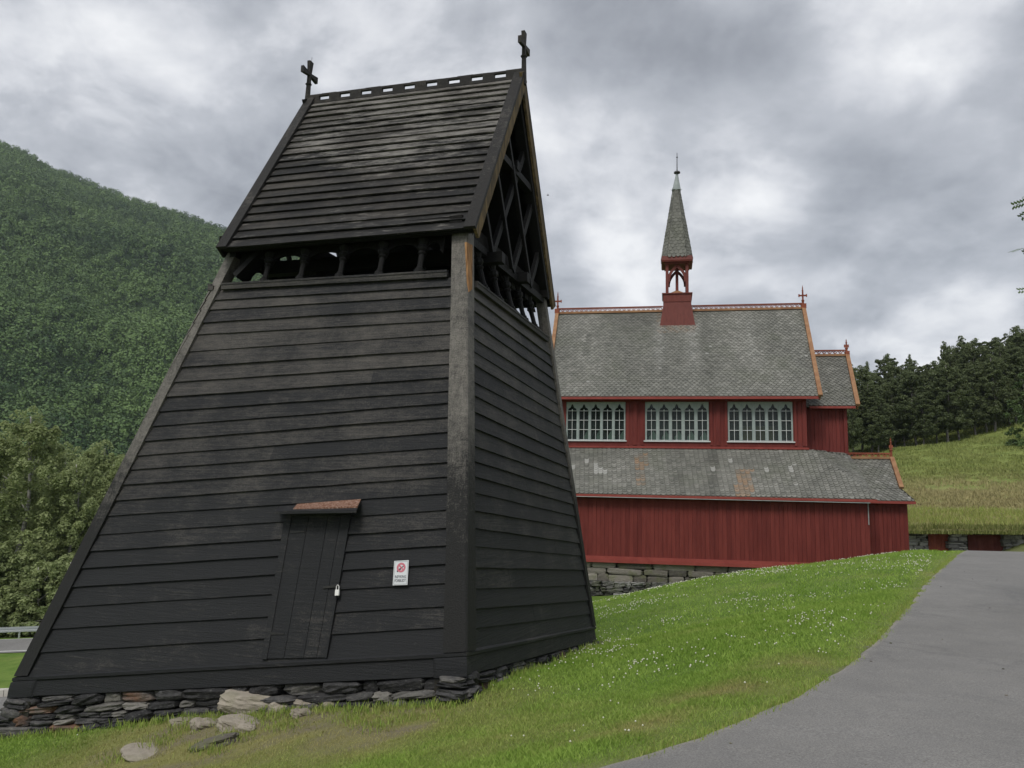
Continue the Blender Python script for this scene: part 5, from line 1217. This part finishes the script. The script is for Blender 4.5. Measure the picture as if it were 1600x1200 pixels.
def forest_part(seed,n,p0,p1,L,qs):
    r=np.random.default_rng(seed)
    pu=r.random(n)*(p1-p0)+p0; t=(r.random(n))**.8; jj=t*(NV-1.001); ui=(pu+900)/2300*(NU-1); j0=jj.astype(int);i0=ui.astype(int); fj=(jj-j0)[:,None];fi=(ui-i0)[:,None]
    C=MV[j0,i0]*(1-fi)*(1-fj)+MV[j0,i0+1]*fi*(1-fj)+MV[j0+1,i0]*(1-fi)*fj+MV[j0+1,i0+1]*fi*fj
    # extra row along the skyline
    d=C[:,1]; s=(1.9+2.8*r.random(n)**1.5)*(.8+.5*fbm(C[:,0],d,60,80)); s*=np.where(t>.93,.75,1.)
    nn=r.normal(size=(n,L,3)); nn[:,:,2]=np.abs(nn[:,:,2])*1.1-.25; nn/=np.linalg.norm(nn,axis=2)[:,:,None]
    P=C[:,None]+nn*s[:,None,None]*np.array([1,1,1.35])*(.82+.22*r.random((n,L,1))); P[:,:,2]+=s[:,None]*.9
    m=nn+r.normal(size=nn.shape)*.22; m/=np.linalg.norm(m,axis=2)[:,:,None]; a=np.cross(m,r.normal(size=m.shape)); a/=np.linalg.norm(a,axis=2)[:,:,None]; b=np.cross(m,a)
    q=(s[:,None,None]*qs*(.11+.12*r.random((n,L,1))))
    V=np.stack([P-a*q,P-b*q*.8,P+a*q,P+b*q*.8],2).reshape(-1,3)
    tone=np.clip(.15+.75*(r.random(n)-.35)+1.3*(fbm(C[:,0],d,90,90)-.32)+.5*(r.random(n)>.94)+.25*vnoise(C[:,0],d,15,92),0,1); tone=np.repeat(tone,L)+.25*(r.random(n*L)-.5)
    return V,np.clip(tone,0,1)
fparts=[forest_part(31,25000,-170,690,58,1.),forest_part(32,13000,-640,-170,24,1.7),forest_part(33,9000,690,1150,24,1.7)]
V=np.concatenate([p[0] for p in fparts]); o=npmesh('mountain_forest',V,np.arange(len(V)).reshape(-1,4),LEAF_M,{'tone':np.concatenate([p[1] for p in fparts])}); tag(o,'dense birch forest covering the whole mountainside','forest',kind='stuff')
# bird
bp=W(856,305,120); bd=MB(); bd.tube([bp-X_*.18,bp-X_*.08,bp+X_*.08,bp+X_*.2],[.02,.07,.06,.01],8); bd.poly([bp,bp+Y_*.35+UZ*.12-X_*.05,bp+Y_*.12+X_*.1],UZ,.01); bd.poly([bp,bp-Y_*.35+UZ*.12-X_*.05,bp-Y_*.12+X_*.1],UZ,.01)
obj('bird',bd,IRON,label='tiny dark bird in flight in the sky right of the tower roof',cat='bird')
# ---------------------------------------------------------------- light and sky
SUN_EL,SUN_AZ=math.radians(52),math.radians(200)   # azimuth clockwise from +Y: behind the camera, a little left
wd=bpy.data.worlds.new("World"); bpy.context.scene.world=wd; wd.use_nodes=True; nt=wd.node_tree; nt.nodes.clear()
N=lambda t,**k:(lambda n:[setattr(n,a,b) for a,b in k.items()] and n or n)(nt.nodes.new(t))
out=N('ShaderNodeOutputWorld'); bg=N('ShaderNodeBackground'); bg.inputs[1].default_value=.1; nt.links.new(bg.outputs[0],out.inputs[0])
sk=N('ShaderNodeTexSky'); sk.sky_type='NISHITA'; sk.sun_disc=False; sk.sun_elevation=SUN_EL; sk.sun_rotation=SUN_AZ
tc=N('ShaderNodeTexCoord'); sx=N('ShaderNodeSeparateXYZ'); nt.links.new(tc.outputs['Generated'],sx.inputs[0])
def mth(op,a,b=0.,clamp=False):
    m=N('ShaderNodeMath',operation=op); m.use_clamp=clamp
    for v,i in ((a,0),(b,1)):
        if isinstance(v,(int,float)): m.inputs[i].default_value=v
        else: nt.links.new(v,m.inputs[i])
    return m.outputs[0]
zz=mth('ADD',mth('MAXIMUM',sx.outputs[2],0.),.42); cb=N('ShaderNodeCombineXYZ'); nt.links.new(mth('DIVIDE',sx.outputs[0],zz),cb.inputs[0]); nt.links.new(mth('DIVIDE',sx.outputs[1],zz),cb.inputs[1])
def wn(scale,det,rough,off,dist=0):
    mp=N('ShaderNodeMapping'); mp.inputs['Location'].default_value=off; nt.links.new(cb.outputs[0],mp.inputs[0]); n=N('ShaderNodeTexNoise'); n.inputs['Scale'].default_value=scale; n.inputs['Detail'].default_value=det; n.inputs['Roughness'].default_value=rough; n.inputs['Distortion'].default_value=dist; nt.links.new(mp.outputs[0],n.inputs['Vector']); return n.outputs['Fac']
n1=wn(3.1,8,.54,(4.4,2.9,0),.3); n2=wn(7.5,6,.58,(7.3,2.2,0),.25); n3=wn(.9,3,.5,(1.3,9.2,0))
cv=mth('ADD',mth('ADD',mth('MULTIPLY',n1,.55),mth('MULTIPLY',n2,.27)),mth('MULTIPLY',n3,.28))
for (px,py,kk,am) in ((960,372,.004,.09),(1180,240,.006,.09),(1395,45,.008,.10),(1440,395,.006,.07),(1540,570,.008,.07),(1180,330,.006,.05),(560,20,.02,.04),(60,60,.03,.05),(1250,120,.010,-.05),(1130,170,.014,-.06),(1330,300,.016,-.05),(1000,60,.02,-.05),(1560,250,.02,-.04),(60,200,.03,.03)):
    dr_=ray(px,py); dr_=dr_/np.linalg.norm(dr_); vm=N('ShaderNodeVectorMath',operation='DOT_PRODUCT'); nt.links.new(tc.outputs['Generated'],vm.inputs[0]); vm.inputs[1].default_value=tuple(dr_)
    g_=mth('MAXIMUM',mth('SUBTRACT',1.,mth('DIVIDE',mth('SUBTRACT',1.,vm.outputs['Value']),kk)),0.)
    cv=mth('ADD',cv,mth('MULTIPLY',mth('MULTIPLY',g_,g_),mth('MULTIPLY',mth('ADD',n2,.35),am*1.2)))
rp=N('ShaderNodeValToRGB'); e=rp.color_ramp.elements
stops=[(.40,(.21,.222,.25)),(.475,(.33,.347,.385)),(.545,(.45,.468,.51)),(.60,(.61,.625,.665)),(.69,(.84,.85,.87))]
while len(e)<len(stops): e.new(.5)
for i,(p,c) in enumerate(stops): e[i].position=p; e[i].color=(*c,1)
nt.links.new(cv,rp.inputs[0]); sc=N('ShaderNodeMix',data_type='RGBA',blend_type='MULTIPLY'); sc.inputs[0].default_value=1.; nt.links.new(rp.outputs[0],sc.inputs[6]); sc.inputs[7].default_value=(7.9,7.85,7.75,1); cloudcol=sc.outputs[2]
mx=N('ShaderNodeMix',data_type='RGBA'); mx.inputs[0].default_value=.94; nt.links.new(sk.outputs[0],mx.inputs[6]); nt.links.new(cloudcol,mx.inputs[7])
nt.links.new(mx.outputs[2],bg.inputs[0])
sl=bpy.data.lights.new('sun','SUN'); sl.energy=1.5; sl.angle=math.radians(22); sl.color=(1,.96,.9); so_=bpy.data.objects.new('sun',sl); COL.objects.link(so_)
dv=Vector((math.sin(SUN_AZ)*math.cos(SUN_EL),math.cos(SUN_AZ)*math.cos(SUN_EL),math.sin(SUN_EL))); so_.rotation_euler=dv.to_track_quat('Z','Y').to_euler(); so_.location=dv*50

# ---------------------------------------------------------------- thin valley haze
hm=bpy.data.materials.new('haze_air'); hm.use_nodes=True; hm.node_tree.nodes.clear()
ho=hm.node_tree.nodes.new('ShaderNodeOutputMaterial'); hv=hm.node_tree.nodes.new('ShaderNodeVolumePrincipled'); hv.inputs['Color'].default_value=(.80,.90,1,1); hv.inputs['Density'].default_value=.00011; hv.inputs['Anisotropy'].default_value=.2
hm.node_tree.links.new(hv.outputs[0],ho.inputs['Volume'])
mb=MB(); mb.box((-100,800,200),(3400,2300,800)); obj('haze',mb,hm,label='thin blue air between the church and the mountain',cat='haze',kind='stuff')
